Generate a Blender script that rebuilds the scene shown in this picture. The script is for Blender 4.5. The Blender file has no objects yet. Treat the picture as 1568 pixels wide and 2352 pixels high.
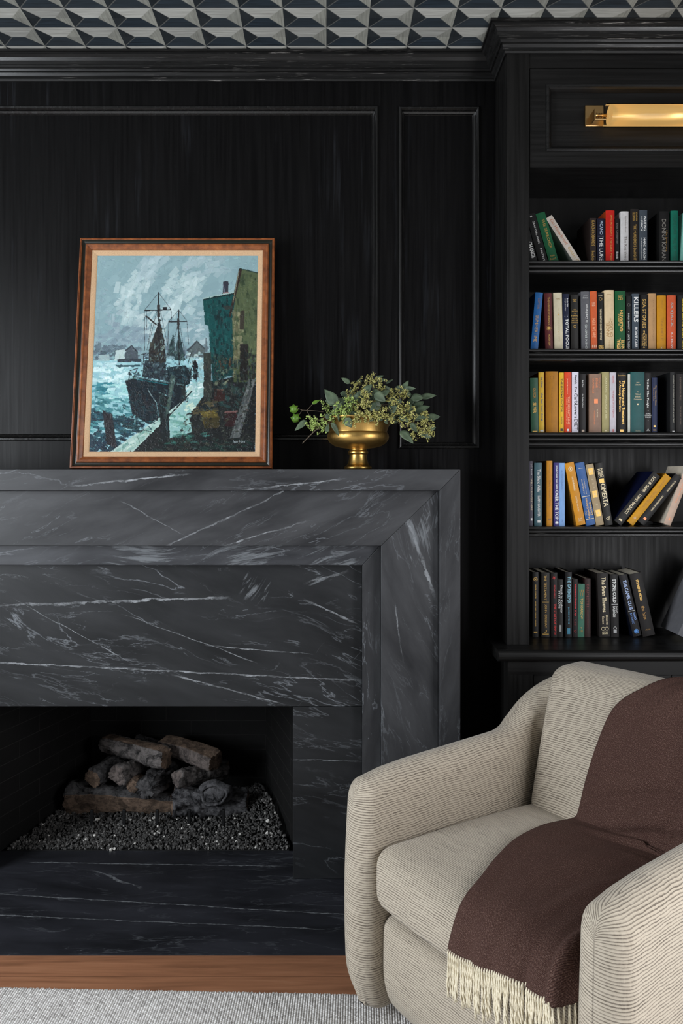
import bpy, bmesh, math, random
import numpy as np
from mathutils import Vector, Matrix
from mathutils.bvhtree import BVHTree
random.seed(7)
RNG = np.random.default_rng(11)
SC = bpy.context.scene
COL = SC.collection
PI = math.pi
# ---------------------------------------------------------------- camera numbers
F, CX, HZ, H = 1700.0, 784.0, 1090.0, 1.467      # focal length in px, centre column, horizon row, eye height
def at(x, y, D):                                   # photo pixel at distance D -> point
    return ((x - CX) * D / F, D, H - (y - HZ) * D / F)
def lin(c):
    c = c / 255.0
    return c / 12.92 if c <= 0.04045 else ((c + 0.055) / 1.055) ** 2.4
def rgb(r, g, b): return (lin(r), lin(g), lin(b), 1.0)
# ---------------------------------------------------------------- object helpers
def props(o, label=None, cat=None, group=None, kind=None):
    if label: o['label'] = label
    if cat: o['category'] = cat
    if group: o['group'] = group
    if kind: o['kind'] = kind
    return o
def thing(name, label, cat, loc=(0, 0, 0), group=None, roty=0.0):
    o = bpy.data.objects.new(name, None); COL.objects.link(o)
    o.empty_display_size = 0.05
    o.location = loc; o.rotation_euler = (0, roty, 0)
    return props(o, label, cat, group)
def origin(p):
    v = Vector((0, 0, 0))
    while p is not None:
        v += p.location; p = p.parent
    return v
def obj(name, verts, faces, mat=None, parent=None, smooth=False, uv=None, local=False, mats=None, fm=None):
    me = bpy.data.meshes.new(name)
    if parent is not None and not local:
        o0 = origin(parent)
        verts = [(v[0] - o0.x, v[1] - o0.y, v[2] - o0.z) for v in verts]
    me.from_pydata([tuple(map(float, v)) for v in verts], [], [tuple(map(int, f)) for f in faces])
    if mats:
        for m in mats: me.materials.append(m)
        if fm is not None: me.polygons.foreach_set('material_index', np.asarray(fm, dtype=np.int32))
    elif mat: me.materials.append(mat)
    if uv is not None:
        L = me.uv_layers.new(name='UVMap')
        idx = np.empty(len(me.loops), dtype=np.int32); me.loops.foreach_get('vertex_index', idx)
        L.data.foreach_set('uv', np.asarray(uv, dtype=np.float32)[idx].ravel())
    if smooth: me.polygons.foreach_set('use_smooth', np.ones(len(me.polygons), dtype=bool))
    me.update()
    o = bpy.data.objects.new(name, me); COL.objects.link(o)
    if parent is not None: o.parent = parent
    return o
def bevel(o, w=0.002, seg=2):
    m = o.modifiers.new('bevel', 'BEVEL'); m.width = w; m.segments = seg; m.limit_method = 'ANGLE'; m.angle_limit = math.radians(40)
    return o
class MB:
    def __init__(s): s.v = []; s.f = []; s.m = []
    def add(s, v, f, mi=0):
        n = len(s.v); s.v += [tuple(p) for p in v]; s.f += [tuple(i + n for i in q) for q in f]; s.m += [mi] * len(f); return s
    def box(s, x0, x1, y0, y1, z0, z1, mi=0):
        v = [(x0,y0,z0),(x1,y0,z0),(x1,y1,z0),(x0,y1,z0),(x0,y0,z1),(x1,y0,z1),(x1,y1,z1),(x0,y1,z1)]
        return s.add(v, [(0,3,2,1),(4,5,6,7),(0,1,5,4),(1,2,6,5),(2,3,7,6),(3,0,4,7)], mi)
    def prism(s, poly, y0, y1, mi=0):               # polygon in XZ (counter-clockwise seen from -Y), extruded in Y
        n = len(poly)
        v = [(p[0], y0, p[1]) for p in poly] + [(p[0], y1, p[1]) for p in poly]
        f = [tuple(range(n)), tuple(range(2*n-1, n-1, -1))]
        f += [(i, i + n, (i + 1) % n + n, (i + 1) % n) for i in range(n)]
        return s.add(v, f, mi)
    def extrude_x(s, prof, x0, x1, mi=0):            # profile [(y,z)] closed, along X
        n = len(prof)
        v = [(x0, p[0], p[1]) for p in prof] + [(x1, p[0], p[1]) for p in prof]
        f = [tuple(range(n-1, -1, -1)), tuple(range(n, 2*n))]
        f += [(i, (i + 1) % n, (i + 1) % n + n, i + n) for i in range(n)]
        return s.add(v, f, mi)
    def tube(s, pts, radii, n=8, mi=0, cap=True):
        pts = [Vector(p) for p in pts]; k = len(pts)
        if not hasattr(radii, '__len__'): radii = [radii] * k
        base = len(s.v); ref = None
        for i in range(k):
            t = (pts[min(i + 1, k - 1)] - pts[max(i - 1, 0)]).normalized()
            if ref is None:
                ref = Vector((0, 0, 1)) if abs(t.z) < 0.9 else Vector((1, 0, 0))
            a = (ref - t * ref.dot(t)).normalized(); b = t.cross(a); ref = a
            for j in range(n):
                q = 2 * PI * j / n
                s.v.append(tuple(pts[i] + (a * math.cos(q) + b * math.sin(q)) * radii[i]))
        for i in range(k - 1):
            for j in range(n):
                a0 = base + i * n + j; a1 = base + i * n + (j + 1) % n
                s.f.append((a0, a1, a1 + n, a0 + n)); s.m.append(mi)
        if cap:
            s.f.append(tuple(base + j for j in range(n - 1, -1, -1))); s.m.append(mi)
            s.f.append(tuple(base + (k - 1) * n + j for j in range(n))); s.m.append(mi)
        return s
    def lathe(s, prof, c, n=48, mi=0):               # profile [(r,z)] around vertical axis at c
        base = len(s.v)
        for r, z in prof:
            for j in range(n):
                a = 2 * PI * j / n
                s.v.append((c[0] + r * math.cos(a), c[1] + r * math.sin(a), c[2] + z))
        for i in range(len(prof) - 1):
            for j in range(n):
                a0 = base + i * n + j; a1 = base + i * n + (j + 1) % n
                s.f.append((a0, a1, a1 + n, a0 + n)); s.m.append(mi)
        return s
    def build(s, name, mat=None, parent=None, smooth=False, local=False, mats=None):
        return obj(name, s.v, s.f, mat, parent, smooth, None, local, mats, s.m if mats else None)
def frame_sweep(x0, x1, z0, z1, prof, y):            # closed rectangular moulding; prof [(inset, proud)] from outer to inner edge
    mb = MB(); n = len(prof)
    for (i, p) in prof:
        yy = y - p
        mb.v += [(x0 + i, yy, z0 + i), (x1 - i, yy, z0 + i), (x1 - i, yy, z1 - i), (x0 + i, yy, z1 - i)]
    for k in range(n - 1):
        for j in range(4):
            a = k * 4 + j; b = k * 4 + (j + 1) % 4
            mb.f.append((a, b, b + 4, a + 4)); mb.m.append(0)
    return mb
def rbox(w, d, h, r, n=14, crown=0.0, front=0.0):      # pillow-like rounded box, centred, bottom at 0; returns verts, faces
    vs = {}; V = []; Fc = []
    def vid(p):
        k = (round(p[0], 5), round(p[1], 5), round(p[2], 5))
        if k not in vs: vs[k] = len(V); V.append(p)
        return vs[k]
    g = np.linspace(-1, 1, n + 1)
    g = np.sign(g) * (1 - (1 - np.abs(g)) ** 1.6)
    for ax in range(3):
        for sg in (-1, 1):
            for i in range(n):
                for j in range(n):
                    q = []
                    for (ii, jj) in ((i, j), (i + 1, j), (i + 1, j + 1), (i, j + 1)):
                        p = [0, 0, 0]; p[ax] = sg; p[(ax + 1) % 3] = g[ii]; p[(ax + 2) % 3] = g[jj]
                        q.append(vid(tuple(p)))
                    Fc.append(tuple(q) if sg > 0 else tuple(reversed(q)))
    out = []
    for p in V:
        P = Vector((p[0] * w / 2, p[1] * d / 2, p[2] * h / 2))
        I = Vector([max(-m / 2 + r, min(m / 2 - r, c)) for m, c in zip((w, d, h), P)])
        dlt = P - I
        if dlt.length > 1e-9: P = I + dlt.normalized() * r
        fx = 1 - (2 * P.x / w) ** 2; fy = 1 - (2 * P.y / d) ** 2; fz = 1 - (2 * P.z / h) ** 2
        P.z += crown * max(fx, 0) * max(fy, 0) * (1 if P.z > 0 else 0)
        P.y -= front * max(fx, 0) ** .6 * max(fz, 0) ** .6 * (1 if P.y < 0 else 0)
        P.z += h / 2
        out.append(P)
    return out, Fc
# ---------------------------------------------------------------- material helpers
class NT:
    def __init__(s, name, rough=0.5, metal=0.0, base=(.5, .5, .5, 1), spec=0.5):
        s.m = bpy.data.materials.new(name); s.m.use_nodes = True
        s.t = s.m.node_tree; s.n = s.t.nodes; s.l = s.t.links
        s.b = s.n['Principled BSDF']
        s.b.inputs['Roughness'].default_value = rough; s.b.inputs['Metallic'].default_value = metal
        s.b.inputs['Base Color'].default_value = base; s.b.inputs['Specular IOR Level'].default_value = spec
    def node(s, t, **k):
        n = s.n.new(t)
        for a, v in k.items(): setattr(n, a, v)
        return n
    def set(s, sock, v):
        if isinstance(v, bpy.types.NodeSocket): s.l.new(v, sock)
        else: sock.default_value = v
    def math(s, op, a, b=0.0, c=0.0, clamp=False):
        n = s.node('ShaderNodeMath', operation=op, use_clamp=clamp)
        s.set(n.inputs[0], a); s.set(n.inputs[1], b); s.set(n.inputs[2], c)
        return n.outputs[0]
    def coords(s, kind='Object'):
        if kind == 'Position': return s.node('ShaderNodeNewGeometry').outputs['Position']
        return s.node('ShaderNodeTexCoord').outputs[kind]
    def mapping(s, v, loc=(0, 0, 0), rot=(0, 0, 0), scale=(1, 1, 1)):
        n = s.node('ShaderNodeMapping'); s.l.new(v, n.inputs[0])
        n.inputs[1].default_value = loc; n.inputs[2].default_value = rot; n.inputs[3].default_value = scale
        return n.outputs[0]
    def noise(s, v, scale=5, detail=4, rough=.5, dist=0.0, out='Fac'):
        n = s.node('ShaderNodeTexNoise'); s.l.new(v, n.inputs['Vector'])
        n.inputs['Scale'].default_value = scale; n.inputs['Detail'].default_value = detail
        n.inputs['Roughness'].default_value = rough; n.inputs['Distortion'].default_value = dist
        return n.outputs[out]
    def voronoi(s, v, scale=5, feature='F1', out='Distance'):
        n = s.node('ShaderNodeTexVoronoi', feature=feature); s.l.new(v, n.inputs['Vector']); n.inputs['Scale'].default_value = scale
        return n.outputs[out]
    def ramp(s, f, stops, interp='LINEAR'):
        n = s.node('ShaderNodeValToRGB'); n.color_ramp.interpolation = interp
        el = n.color_ramp.elements
        while len(el) < len(stops): el.new(0.5)
        for e, (p, c) in zip(el, stops):
            e.position = p; e.color = c if hasattr(c, '__len__') else (c, c, c, 1)
        s.l.new(f, n.inputs[0]); return n.outputs[0]
    def mix(s, f, a, b, blend='MIX'):
        n = s.node('ShaderNodeMix', data_type='RGBA', blend_type=blend)
        s.set(n.inputs[0], f); s.set(n.inputs[6], a); s.set(n.inputs[7], b)
        return n.outputs[2]
    def sep(s, v):
        n = s.node('ShaderNodeSeparateXYZ'); s.l.new(v, n.inputs[0]); return n.outputs
    def comb(s, x, y, z):
        n = s.node('ShaderNodeCombineXYZ')
        for i, v in enumerate((x, y, z)): s.set(n.inputs[i], v)
        return n.outputs[0]
    def color(s, c): s.set(s.b.inputs['Base Color'], c); return s
    def rough(s, c): s.set(s.b.inputs['Roughness'], c); return s
    def bump(s, h, strength=.3, dist=.002):
        n = s.node('ShaderNodeBump'); n.inputs['Strength'].default_value = strength; n.inputs['Distance'].default_value = dist
        s.l.new(h, n.inputs['Height']); s.l.new(n.outputs[0], s.b.inputs['Normal']); return s
def simple(name, c, rough=.5, metal=0.0, spec=.5):
    return NT(name, rough, metal, c, spec).m
def black_wood(name, axis, c0=(.0017, .0016, .0018, 1), c1=(.0044, .0042, .0044, 1), streak=0.0, chips=0.0, rough=.42, spec=.22):
    t = NT(name, rough, spec=spec)
    p = t.coords('Position')
    sc = {'x': (2.5, 90, 90), 'z': (90, 90, 2.5), 'y': (90, 2.5, 90)}[axis]
    g = t.noise(t.mapping(p, scale=sc), 1.0, 5, .6)
    col = t.ramp(g, [(.3, c0), (.7, c1)])
    if streak:
        s2 = {'x': (.8, 30, 30), 'z': (34, 34, 1.1), 'y': (30, .8, 30)}[axis]
        a = t.noise(t.mapping(p, loc=(3, 1, 4), scale=s2), 1.0, 6, .65)
        b = t.noise(t.mapping(p, loc=(9, 2, 5)), 2.2, 3, .5)
        k = t.math('MULTIPLY', t.ramp(a, [(.55, 0.0), (.78, 1.0)]), t.ramp(b, [(.48, 0.0), (.68, 1.0)]))
        col = t.mix(t.math('MULTIPLY', k, streak), col, (.045, .05, .06, 1))
    if chips:
        s3 = {'x': (9, 160, 300), 'z': (160, 160, 9), 'y': (160, 9, 300)}[axis]
        a = t.noise(t.mapping(p, loc=(1, 7, 2), scale=s3), 1.0, 4, .7)
        b = t.noise(t.mapping(p, loc=(4, 2, 8)), 1.7, 2, .5)
        k = t.math('MULTIPLY', t.ramp(a, [(.60, 0.0), (.66, 1.0)]), t.ramp(b, [(.45, 0.0), (.6, 1.0)]))
        col = t.mix(t.math('MULTIPLY', k, chips), col, (.40, .38, .36, 1))
    t.color(col)
    t.rough(t.ramp(g, [(.3, rough - .06), (.7, rough + .1)]))
    t.bump(g, .25, .0006)
    return t.m
def marble(name, ang, seed, majors=(), plane='xz', base=((.012, .0125, .0145, 1), (.030, .0315, .035, 1)), rough=.42, vein=.55, blots=()):
    """dark veined stone; ang = vein direction in its plane; majors = (x, z, angle, half width, wobble, x from, x to) long white veins"""
    t = NT(name, rough, spec=.27)
    p = t.coords('Position')
    x, y, z = t.sep(p)
    q = t.comb(x, z, y) if plane == 'xz' else t.comb(x, y, z)
    q0 = q
    warp = t.noise(t.mapping(q, loc=(seed, 1, 2)), 1.6, 3, .5, out='Color')
    wv = t.node('ShaderNodeVectorMath', operation='MULTIPLY_ADD'); t.l.new(warp, wv.inputs[0])
    wv.inputs[1].default_value = (.16, .16, .16); t.l.new(q, wv.inputs[2])
    q = wv.outputs[0]
    r = t.mapping(t.mapping(q, rot=(0, 0, -ang)), loc=(seed * 1.7, seed, 0), scale=(1.0, 4.2, 1))
    r2 = t.mapping(t.mapping(q, rot=(0, 0, -ang - .22)), loc=(seed * .7, seed * 2, 3), scale=(1.0, 5.5, 1))
    cloud = t.noise(r, 2.2, 9, .62)
    col = t.ramp(cloud, [(.32, base[0]), (.62, base[1]), (.85, tuple(c * 1.5 for c in base[1][:3]) + (1,))])
    mask = t.ramp(t.noise(t.mapping(r, loc=(5, 5, 5)), 1.9, 3, .5), [(.46, 0.0), (.64, 1.0)])
    def line(v, scale, w, dist):
        n = t.noise(v, scale, 7, .58, dist)
        return t.ramp(t.math('ABSOLUTE', t.math('SUBTRACT', n, .5)), [(0.0, 1.0), (w, 0.0)])
    v1 = t.math('MULTIPLY', line(r, 2.0, .010, .35), mask)
    v2 = t.math('MULTIPLY', line(r2, 3.4, .008, .5), t.ramp(t.noise(t.mapping(r2, loc=(2, 8, 1)), 2.4, 2, .5), [(.5, 0.0), (.62, .8)]))
    v3 = t.math('MULTIPLY', t.ramp(t.noise(t.mapping(r, loc=(8, 3, 1), scale=(1.5, 2, 1)), 2.6, 8, .7, .3), [(.66, 0.0), (.74, .45)]), mask)
    k = t.math('MAXIMUM', t.math('MAXIMUM', v1, v2), v3)
    k = t.math('MULTIPLY', k, vein)
    col = t.mix(k, col, (.20, .215, .235, 1))
    sx, sz, _ = t.sep(q0)
    w1 = t.noise(t.mapping(q0, loc=(seed, 0, 9)), 9.0, 6, .6)
    w2 = t.noise(t.mapping(q0, loc=(seed, 4, 9)), 26.0, 4, .7)
    brk = t.math('MULTIPLY', t.ramp(t.noise(t.mapping(q0, loc=(3, seed, 2)), 42, 5, .7), [(.36, .12), (.58, 1.0)]), t.ramp(t.noise(t.mapping(q0, loc=(7, seed, 4)), 6, 3, .6), [(.32, .25), (.6, 1.0)]))
    for (mx, mz, ma, hw, wob, xa, xb) in majors:
        if abs(ma) < 0.9:      # flat vein: distance in z to a wobbling line
            d = t.math('SUBTRACT', t.math('SUBTRACT', sz, mz), t.math('MULTIPLY', t.math('SUBTRACT', sx, mx), math.tan(ma)))
            s_ = sx
        else:
            d = t.math('SUBTRACT', t.math('SUBTRACT', sx, mx), t.math('MULTIPLY', t.math('SUBTRACT', sz, mz), 1 / math.tan(ma)))
            s_ = sz
        d = t.math('ADD', d, t.math('MULTIPLY', t.math('SUBTRACT', w1, .5), wob))
        d = t.math('ADD', d, t.math('MULTIPLY', t.math('SUBTRACT', w2, .5), wob * .35))
        wd = t.math('MULTIPLY', t.ramp(w2, [(.3, .15), (.7, 1.6)]), hw)
        a = t.math('SUBTRACT', 1.0, t.math('DIVIDE', t.math('ABSOLUTE', d), wd), clamp=True)
        a = t.math('MULTIPLY', a, 2.2, clamp=True)
        fade = t.math('MULTIPLY', t.math('MULTIPLY', t.math('SUBTRACT', s_, xa), 14.0, clamp=True), t.math('MULTIPLY', t.math('SUBTRACT', xb, s_), 14.0, clamp=True), clamp=True)
        a = t.math('MULTIPLY', t.math('MULTIPLY', a, fade), brk)
        col = t.mix(a, col, (.27, .285, .30, 1))
    for (bx, bz, br_, ba) in blots:
        dx, dz = t.math('SUBTRACT', sx, bx), t.math('SUBTRACT', sz, bz)
        e = t.math('SUBTRACT', 1.0, t.math('DIVIDE', t.math('SQRT', t.math('ADD', t.math('MULTIPLY', dx, dx), t.math('MULTIPLY', dz, dz))), br_), clamp=True)
        sn = t.noise(t.mapping(t.mapping(q, rot=(0, 0, -ba)), loc=(seed, 3, 1), scale=(7, 60, 1)), 1.0, 7, .66, .9)
        a = t.math('MULTIPLY', t.math('SUBTRACT', t.math('ADD', sn, t.math('MULTIPLY', e, .26)), .70), 9.0, clamp=True)
        col = t.mix(t.math('MULTIPLY', a, .6), col, (.20, .215, .23, 1))
    t.color(col)
    t.rough(t.ramp(cloud, [(.3, rough - .05), (.8, rough + .1)]))
    t.bump(t.noise(q0, 60, 4, .6), .06, .001)
    return t.m
# ================================================================ THE ROOM
W, DB, CEIL = 2.86, 2.67, 3.073           # back wall plane, bookcase face plane, ceiling height
XL, XR, YB = -2.7, 2.0, -2.0
WX = .5955                                # wall meets bookcase here
M_wall = black_wood('black_stained_panel', 'z', streak=.6, rough=.36, spec=.13)
M_woodz = black_wood('black_stained_wood_upright', 'z', (.0036, .0035, .0033, 1), (.0092, .0088, .0084, 1), streak=.3, rough=.40)
M_woodx = black_wood('black_stained_wood_level', 'x', (.0040, .0038, .0037, 1), (.0105, .0101, .0098, 1), streak=.25, rough=.38)
M_mould = black_wood('black_stained_moulding', 'x', (.0036, .0035, .0035, 1), (.0095, .0091, .0089, 1), streak=.3, chips=.25, rough=.30, spec=.4)
M_mouldz = black_wood('black_stained_moulding_upright', 'z', (.0030, .0029, .0029, 1), (.0075, .0072, .0072, 1), chips=.05, rough=.22, spec=.55)
M_worn = black_wood('worn_black_edge', 'x', (.008, .008, .008, 1), (.018, .018, .018, 1), chips=1.0, rough=.4)
M_dark = simple('soot_black', (.003, .003, .003, 1), .8)
M_plaster = simple('grey_plaster', (.30, .30, .31, 1), .8)

# --- floor planks
t = NT('oiled_wood_planks', .38)
p = t.coords('Position'); x, y, z = t.sep(p)
pl = t.math('FLOOR', t.math('DIVIDE', t.math('ADD', y, .004), .0985))
v = t.comb(t.math('ADD', x, t.math('MULTIPLY', pl, 1.37)), t.math('ADD', y, t.math('MULTIPLY', pl, 3.1)), 0.0)
g1 = t.noise(t.mapping(v, scale=(1.6, 26, 1)), 1.5, 6, .6, .6)
g2 = t.noise(t.mapping(v, scale=(3, 160, 1)), 1.0, 3, .5)
col = t.ramp(g1, [(.25, rgb(116, 78, 56)), (.55, rgb(162, 112, 82)), (.8, rgb(184, 134, 102))])
col = t.mix(t.math('MULTIPLY', g2, .35), col, rgb(106, 70, 49))
fr = t.math('FRACT', t.math('DIVIDE', t.math('ADD', y, .004), .0985))
gap = t.math('LESS_THAN', fr, .016)
col = t.mix(t.math('MULTIPLY', gap, .75), col, rgb(38, 20, 12))
t.color(col); t.bump(g2, .1, .0005); M_floor = t.m
mb = MB().box(XL, XR, YB, 3.0, -.05, 0.0)
props(mb.build('floor', M_floor), kind='structure')

# --- ceiling with the hipped block wallpaper (a flat printed paper)
t = NT('block_print_wallpaper', .55)
p = t.coords('Position'); x, y, z = t.sep(p)
CWX, CWY = .1505, .113
u = t.math('DIVIDE', t.math('ADD', t.math('ADD', x, .052), t.math('MULTIPLY', t.math('SUBTRACT', y, 2.55), .02)), CWX)
w = t.math('DIVIDE', t.math('SUBTRACT', y, 2.547), CWY)
fu = t.math('FRACT', u); fw = t.math('FRACT', w)
iu = t.math('FLOOR', u); iw = t.math('FLOOR', w)
INS = .34
# distances: left facet when fu/INS < min(2fw, 2(1-fw)) ; right facet likewise
hw = t.math('MINIMUM', t.math('MULTIPLY', fw, 2.0), t.math('MULTIPLY', t.math('SUBTRACT', 1.0, fw), 2.0))
isL = t.math('LESS_THAN', t.math('DIVIDE', fu, INS), hw)
isR = t.math('LESS_THAN', t.math('DIVIDE', t.math('SUBTRACT', 1.0, fu), INS), hw)
isF = t.math('GREATER_THAN', fw, .5)
rnd = t.node('ShaderNodeTexWhiteNoise', noise_dimensions='3D')
t.l.new(t.comb(iu, iw, t.math('ADD', isF, t.math('MULTIPLY', isL, 2.0))), rnd.inputs['Vector'])
rv = rnd.outputs['Value']
gx = t.noise(t.mapping(p, scale=(7, 150, 1)), 1.0, 5, .65)
gy = t.noise(t.mapping(p, rot=(0, 0, .5), scale=(150, 9, 1)), 1.0, 5, .65)
cl = t.ramp(gx, [(.25, rgb(152, 150, 143)), (.75, rgb(214, 214, 207))])
cd = t.ramp(gx, [(.25, rgb(12, 16, 20)), (.75, rgb(52, 65, 76))])
cL = t.ramp(gy, [(.25, rgb(14, 17, 20)), (.75, rgb(40, 47, 52))])
cR = t.ramp(gy, [(.25, rgb(122, 122, 114)), (.75, rgb(180, 180, 170))])
col = t.mix(isF, cl, cd); col = t.mix(isL, col, cL); col = t.mix(isR, col, cR)
col = t.mix(t.math('MULTIPLY', rv, .35), col, rgb(60, 64, 66), 'MIX')
e1 = t.math('LESS_THAN', fw, .035)
col = t.mix(t.math('MULTIPLY', e1, .55), col, rgb(168, 166, 158))
e2 = t.math('LESS_THAN', t.math('ABSOLUTE', t.math('SUBTRACT', t.math('DIVIDE', fu, INS), hw)), .05)
e3 = t.math('LESS_THAN', t.math('ABSOLUTE', t.math('SUBTRACT', t.math('DIVIDE', t.math('SUBTRACT', 1.0, fu), INS), hw)), .05)
col = t.mix(t.math('MULTIPLY', t.math('MAXIMUM', e2, e3), .30), col, rgb(150, 148, 140))
t.color(col); t.bump(gx, .1, .0005); M_ceil = t.m
props(MB().box(XL, XR, YB, 3.1, CEIL, CEIL + .06).build('ceiling', M_ceil), kind='structure')

# --- back wall: boarded carcass with recessed panels, opening for the firebox
FXL, FXR, FZ, FD = -1.40, -.10, .72, 3.46
BP = [(-2.62, .082 + .0), (.218, .53)]
mb = MB()
PZ0, PZ1, QZ0 = 1.598, 2.889, 1.567
pan = [(-2.5, .146, PZ0, PZ1), (.2215, .5335, QZ0, PZ1 - .002)]
pan[0] = (-2.5, .1425, PZ0, PZ1)
REC = .016
mb.box(XL, WX, W + REC, W + .05, FZ, CEIL)                            # panel ground
mb.box(XL, FXL, W + REC, W + .05, 0, FZ); mb.box(FXR, WX, W + REC, W + .05, 0, FZ)
mb.box(XL, WX, W, W + REC, PZ1, CEIL)                                 # top rail
mb.box(XL, pan[0][0], W, W + REC, 0, PZ1); mb.box(pan[0][1], pan[1][0], W, W + REC, QZ0, PZ1); mb.box(pan[1][1], WX, W, W + REC, QZ0, PZ1)
mb.box(pan[0][0], pan[0][1], W, W + REC, FZ, PZ0); mb.box(pan[0][1], WX, W, W + REC, FZ, QZ0)
mb.box(pan[0][0], FXL, W, W + REC, 0, FZ); mb.box(FXR, WX, W, W + REC, 0, FZ)
o = props(mb.build('wall_back', M_wall), kind='structure')
props(MB().box(WX, XR, 3.0, 3.05, 0, CEIL).build('wall_recess', M_wall), kind='structure')
mp = [(0, 0), (0, .006), (.004, .009), (.009, .008), (.013, .003), (.016, -.004), (.022, -.009), (.024, -.013), (.026, -.0155)]
for i, q in enumerate(pan):
    props(frame_sweep(q[0], q[1], q[2], q[3], mp, W).build('trim_%d' % (i + 1), M_mouldz, smooth=False), kind='structure')
# --- crown moulding
crown = [(0.0, -.088), (.006, -.088), (.010, -.083), (.010, -.079), (.006, -.077), (.016, -.073), (.020, -.064), (.020, -.061), (.026, -.060), (.029, -.053),
         (.029, -.050), (.036, -.049), (.037, -.044), (.041, -.0425), (.043, -.030), (.049, -.020), (.058, -.013), (.064, -.011), (.064, -.009), (.070, -.008), (.0705, 0.0)]
def crown_run(name, pts, mit, parent=None):
    mb = MB(); k = len(pts)
    for e, z in crown:
        for (px, py), (mx, my) in zip(pts, mit): mb.v.append((px + mx * e, py + my * e, CEIL - .0005 + z))
    for i in range(len(crown) - 1):
        for j in range(k - 1):
            a = i * k + j
            mb.f.append((a, a + 1, a + 1 + k, a + k)); mb.m.append(1 if i in (10, 12, 16, 4, 1) else 0)
    return mb.build(name, None, parent, mats=[M_mould, M_worn])
props(crown_run('trim_3', [(XL, W), (WX, W)], [(0, -1), (-1, -1)]), kind='structure')
props(crown_run('trim_4', [(WX, W), (WX, DB), (1.84, DB), (1.84, W)], [(-1, -1), (-1, -1), (1, -1), (1, -1)]), kind='structure')

# --- the other walls with the two tall windows that light the room, and the wall behind the camera
def side_wall(name, x0, x1, y0, y1, wy0, wy1, wz0, wz1, mat):
    mb = MB().box(x0, x1, y0, wy0, 0, CEIL).box(x0, x1, wy1, y1, 0, CEIL).box(x0, x1, wy0, wy1, 0, wz0).box(x0, x1, wy0, wy1, wz1, CEIL)
    props(mb.build(name, mat), kind='structure')
WIN_L = (-.2, 1.3, .75, 2.65); WIN_R = (-.2, 1.2, .45, 2.45)
M_side = simple('dark_room_paint', (.10, .10, .105, 1), .8)
side_wall('wall_left', XL - .1, XL, YB, 3.05, *WIN_L, M_side)
side_wall('wall_right', XR, XR + .1, YB, 3.05, *WIN_R, M_side)
props(MB().box(XL, XR, YB - .1, YB, 0, CEIL).build('wall_front', M_side), kind='structure')
M_frame = simple('white_window_paint', (.7, .7, .7, 1), .4)
for i, (xa, q) in enumerate(((XL - .07, WIN_L), (XR + .03, WIN_R))):
    mb = MB(); y0, y1, z0, z1 = q; xb = xa + .04; b = .05
    mb.box(xa, xb, y0, y0 + b, z0, z1).box(xa, xb, y1 - b, y1, z0, z1).box(xa, xb, y0 + b, y1 - b, z0, z0 + b).box(xa, xb, y0 + b, y1 - b, z1 - b, z1)
    ym = (y0 + y1) / 2; mb.box(xa, xb, ym - .015, ym + .015, z0 + b, z1 - b)
    props(mb.build('window_%d' % (i + 1), M_frame), kind='structure')

# ================================================================ FIREPLACE SURROUND
CF = -.747
def mx_(x): return 2 * CF - x
px = lambda x, D: (x - CX) * D / F
pz = lambda y, D: H - (y - HZ) * D / F
oR, oT = px(1057, 2.58), pz(1077.5, 2.58)
m1R, m1T = px(1009, 2.58), pz(1127, 2.58)
m2R, m2T = px(875, 2.61), pz(1253.5, 2.61)
m3R, m3T = px(832, 2.645), pz(1298, 2.645)
DP = 2.68
sR = px(672.5, DP); sT = pz(1622.5, DP)
B_lt = ((.020, .0205, .0225, 1), (.050, .051, .0545, 1)); B_dk = ((.0095, .0102, .0112, 1), (.021, .0222, .0242, 1))
Mo_l = marble('marble_outer_lintel', .16, 3.1, [(-.7, 1.452, .10, .004, .02, -.95, -.52), (-.1, 1.44, .11, .003, .02, -.42, .02)], base=B_lt, vein=.55)
Mo_g = marble('marble_outer_leg', 1.30, 5.7, base=B_lt, vein=.40)
Mm_l = marble('marble_middle_lintel', .30, 7.3, [(-.50, 1.27, .44, .0035, .03, -.66, .10), (-.30, 1.25, .28, .003, .03, -.60, -.1), (-.75, 1.36, -.5, .0025, .03, -.79, -.55)], base=B_lt, vein=.6)
Mm_g = marble('marble_middle_leg', -1.25, 9.9, [(.245, 1.27, -1.22, .008, .03, 1.02, 1.36), (.20, .93, -1.42, .003, .02, .80, 1.02)], base=B_lt, vein=.55, blots=[(.265, 1.25, .17, -1.2), (.32, 1.30, .09, 1.3)])
Mi_l = marble('marble_inner_lintel', .14, 12.2, base=((.02, .021, .024, 1), (.055, .057, .063, 1)), vein=.8, blots=[(-.35, 1.18, .30, .2), (.0, 1.18, .22, .3), (-.7, 1.18, .25, .1)])
Mi_g = marble('marble_inner_leg', 1.45, 14.1, base=B_lt, vein=.9)
Mp = marble('marble_header', -.34, 2.4, [(-.9, 1.005, .035, .006, .03, -1.4, -.40), (-.55, .752, -.05, .0035, .018, -1.4, .08), (-.15, 1.02, -.42, .005, .02, -.14, .08),
      (-.06, 1.095, .30, .005, .03, -.14, .03), (-.45, .70, -.26, .003, .02, -.62, -.2), (-.62, .90, -.35, .002, .02, -.8, -.3), (-.40, .84, -.08, .002, .015, -.5, -.1), (-.9, .86, -.5, .002, .02, -1.2, -.75)], base=B_dk, vein=.75, blots=[(-.314, 1.05, .10, .9), (-.09, 1.10, .08, .3)])
Ms = marble('marble_side', -.30, 21.0, [(.0, .43, -.03, .003, .02, -.18, .08)], base=B_dk, vein=.5)
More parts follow.
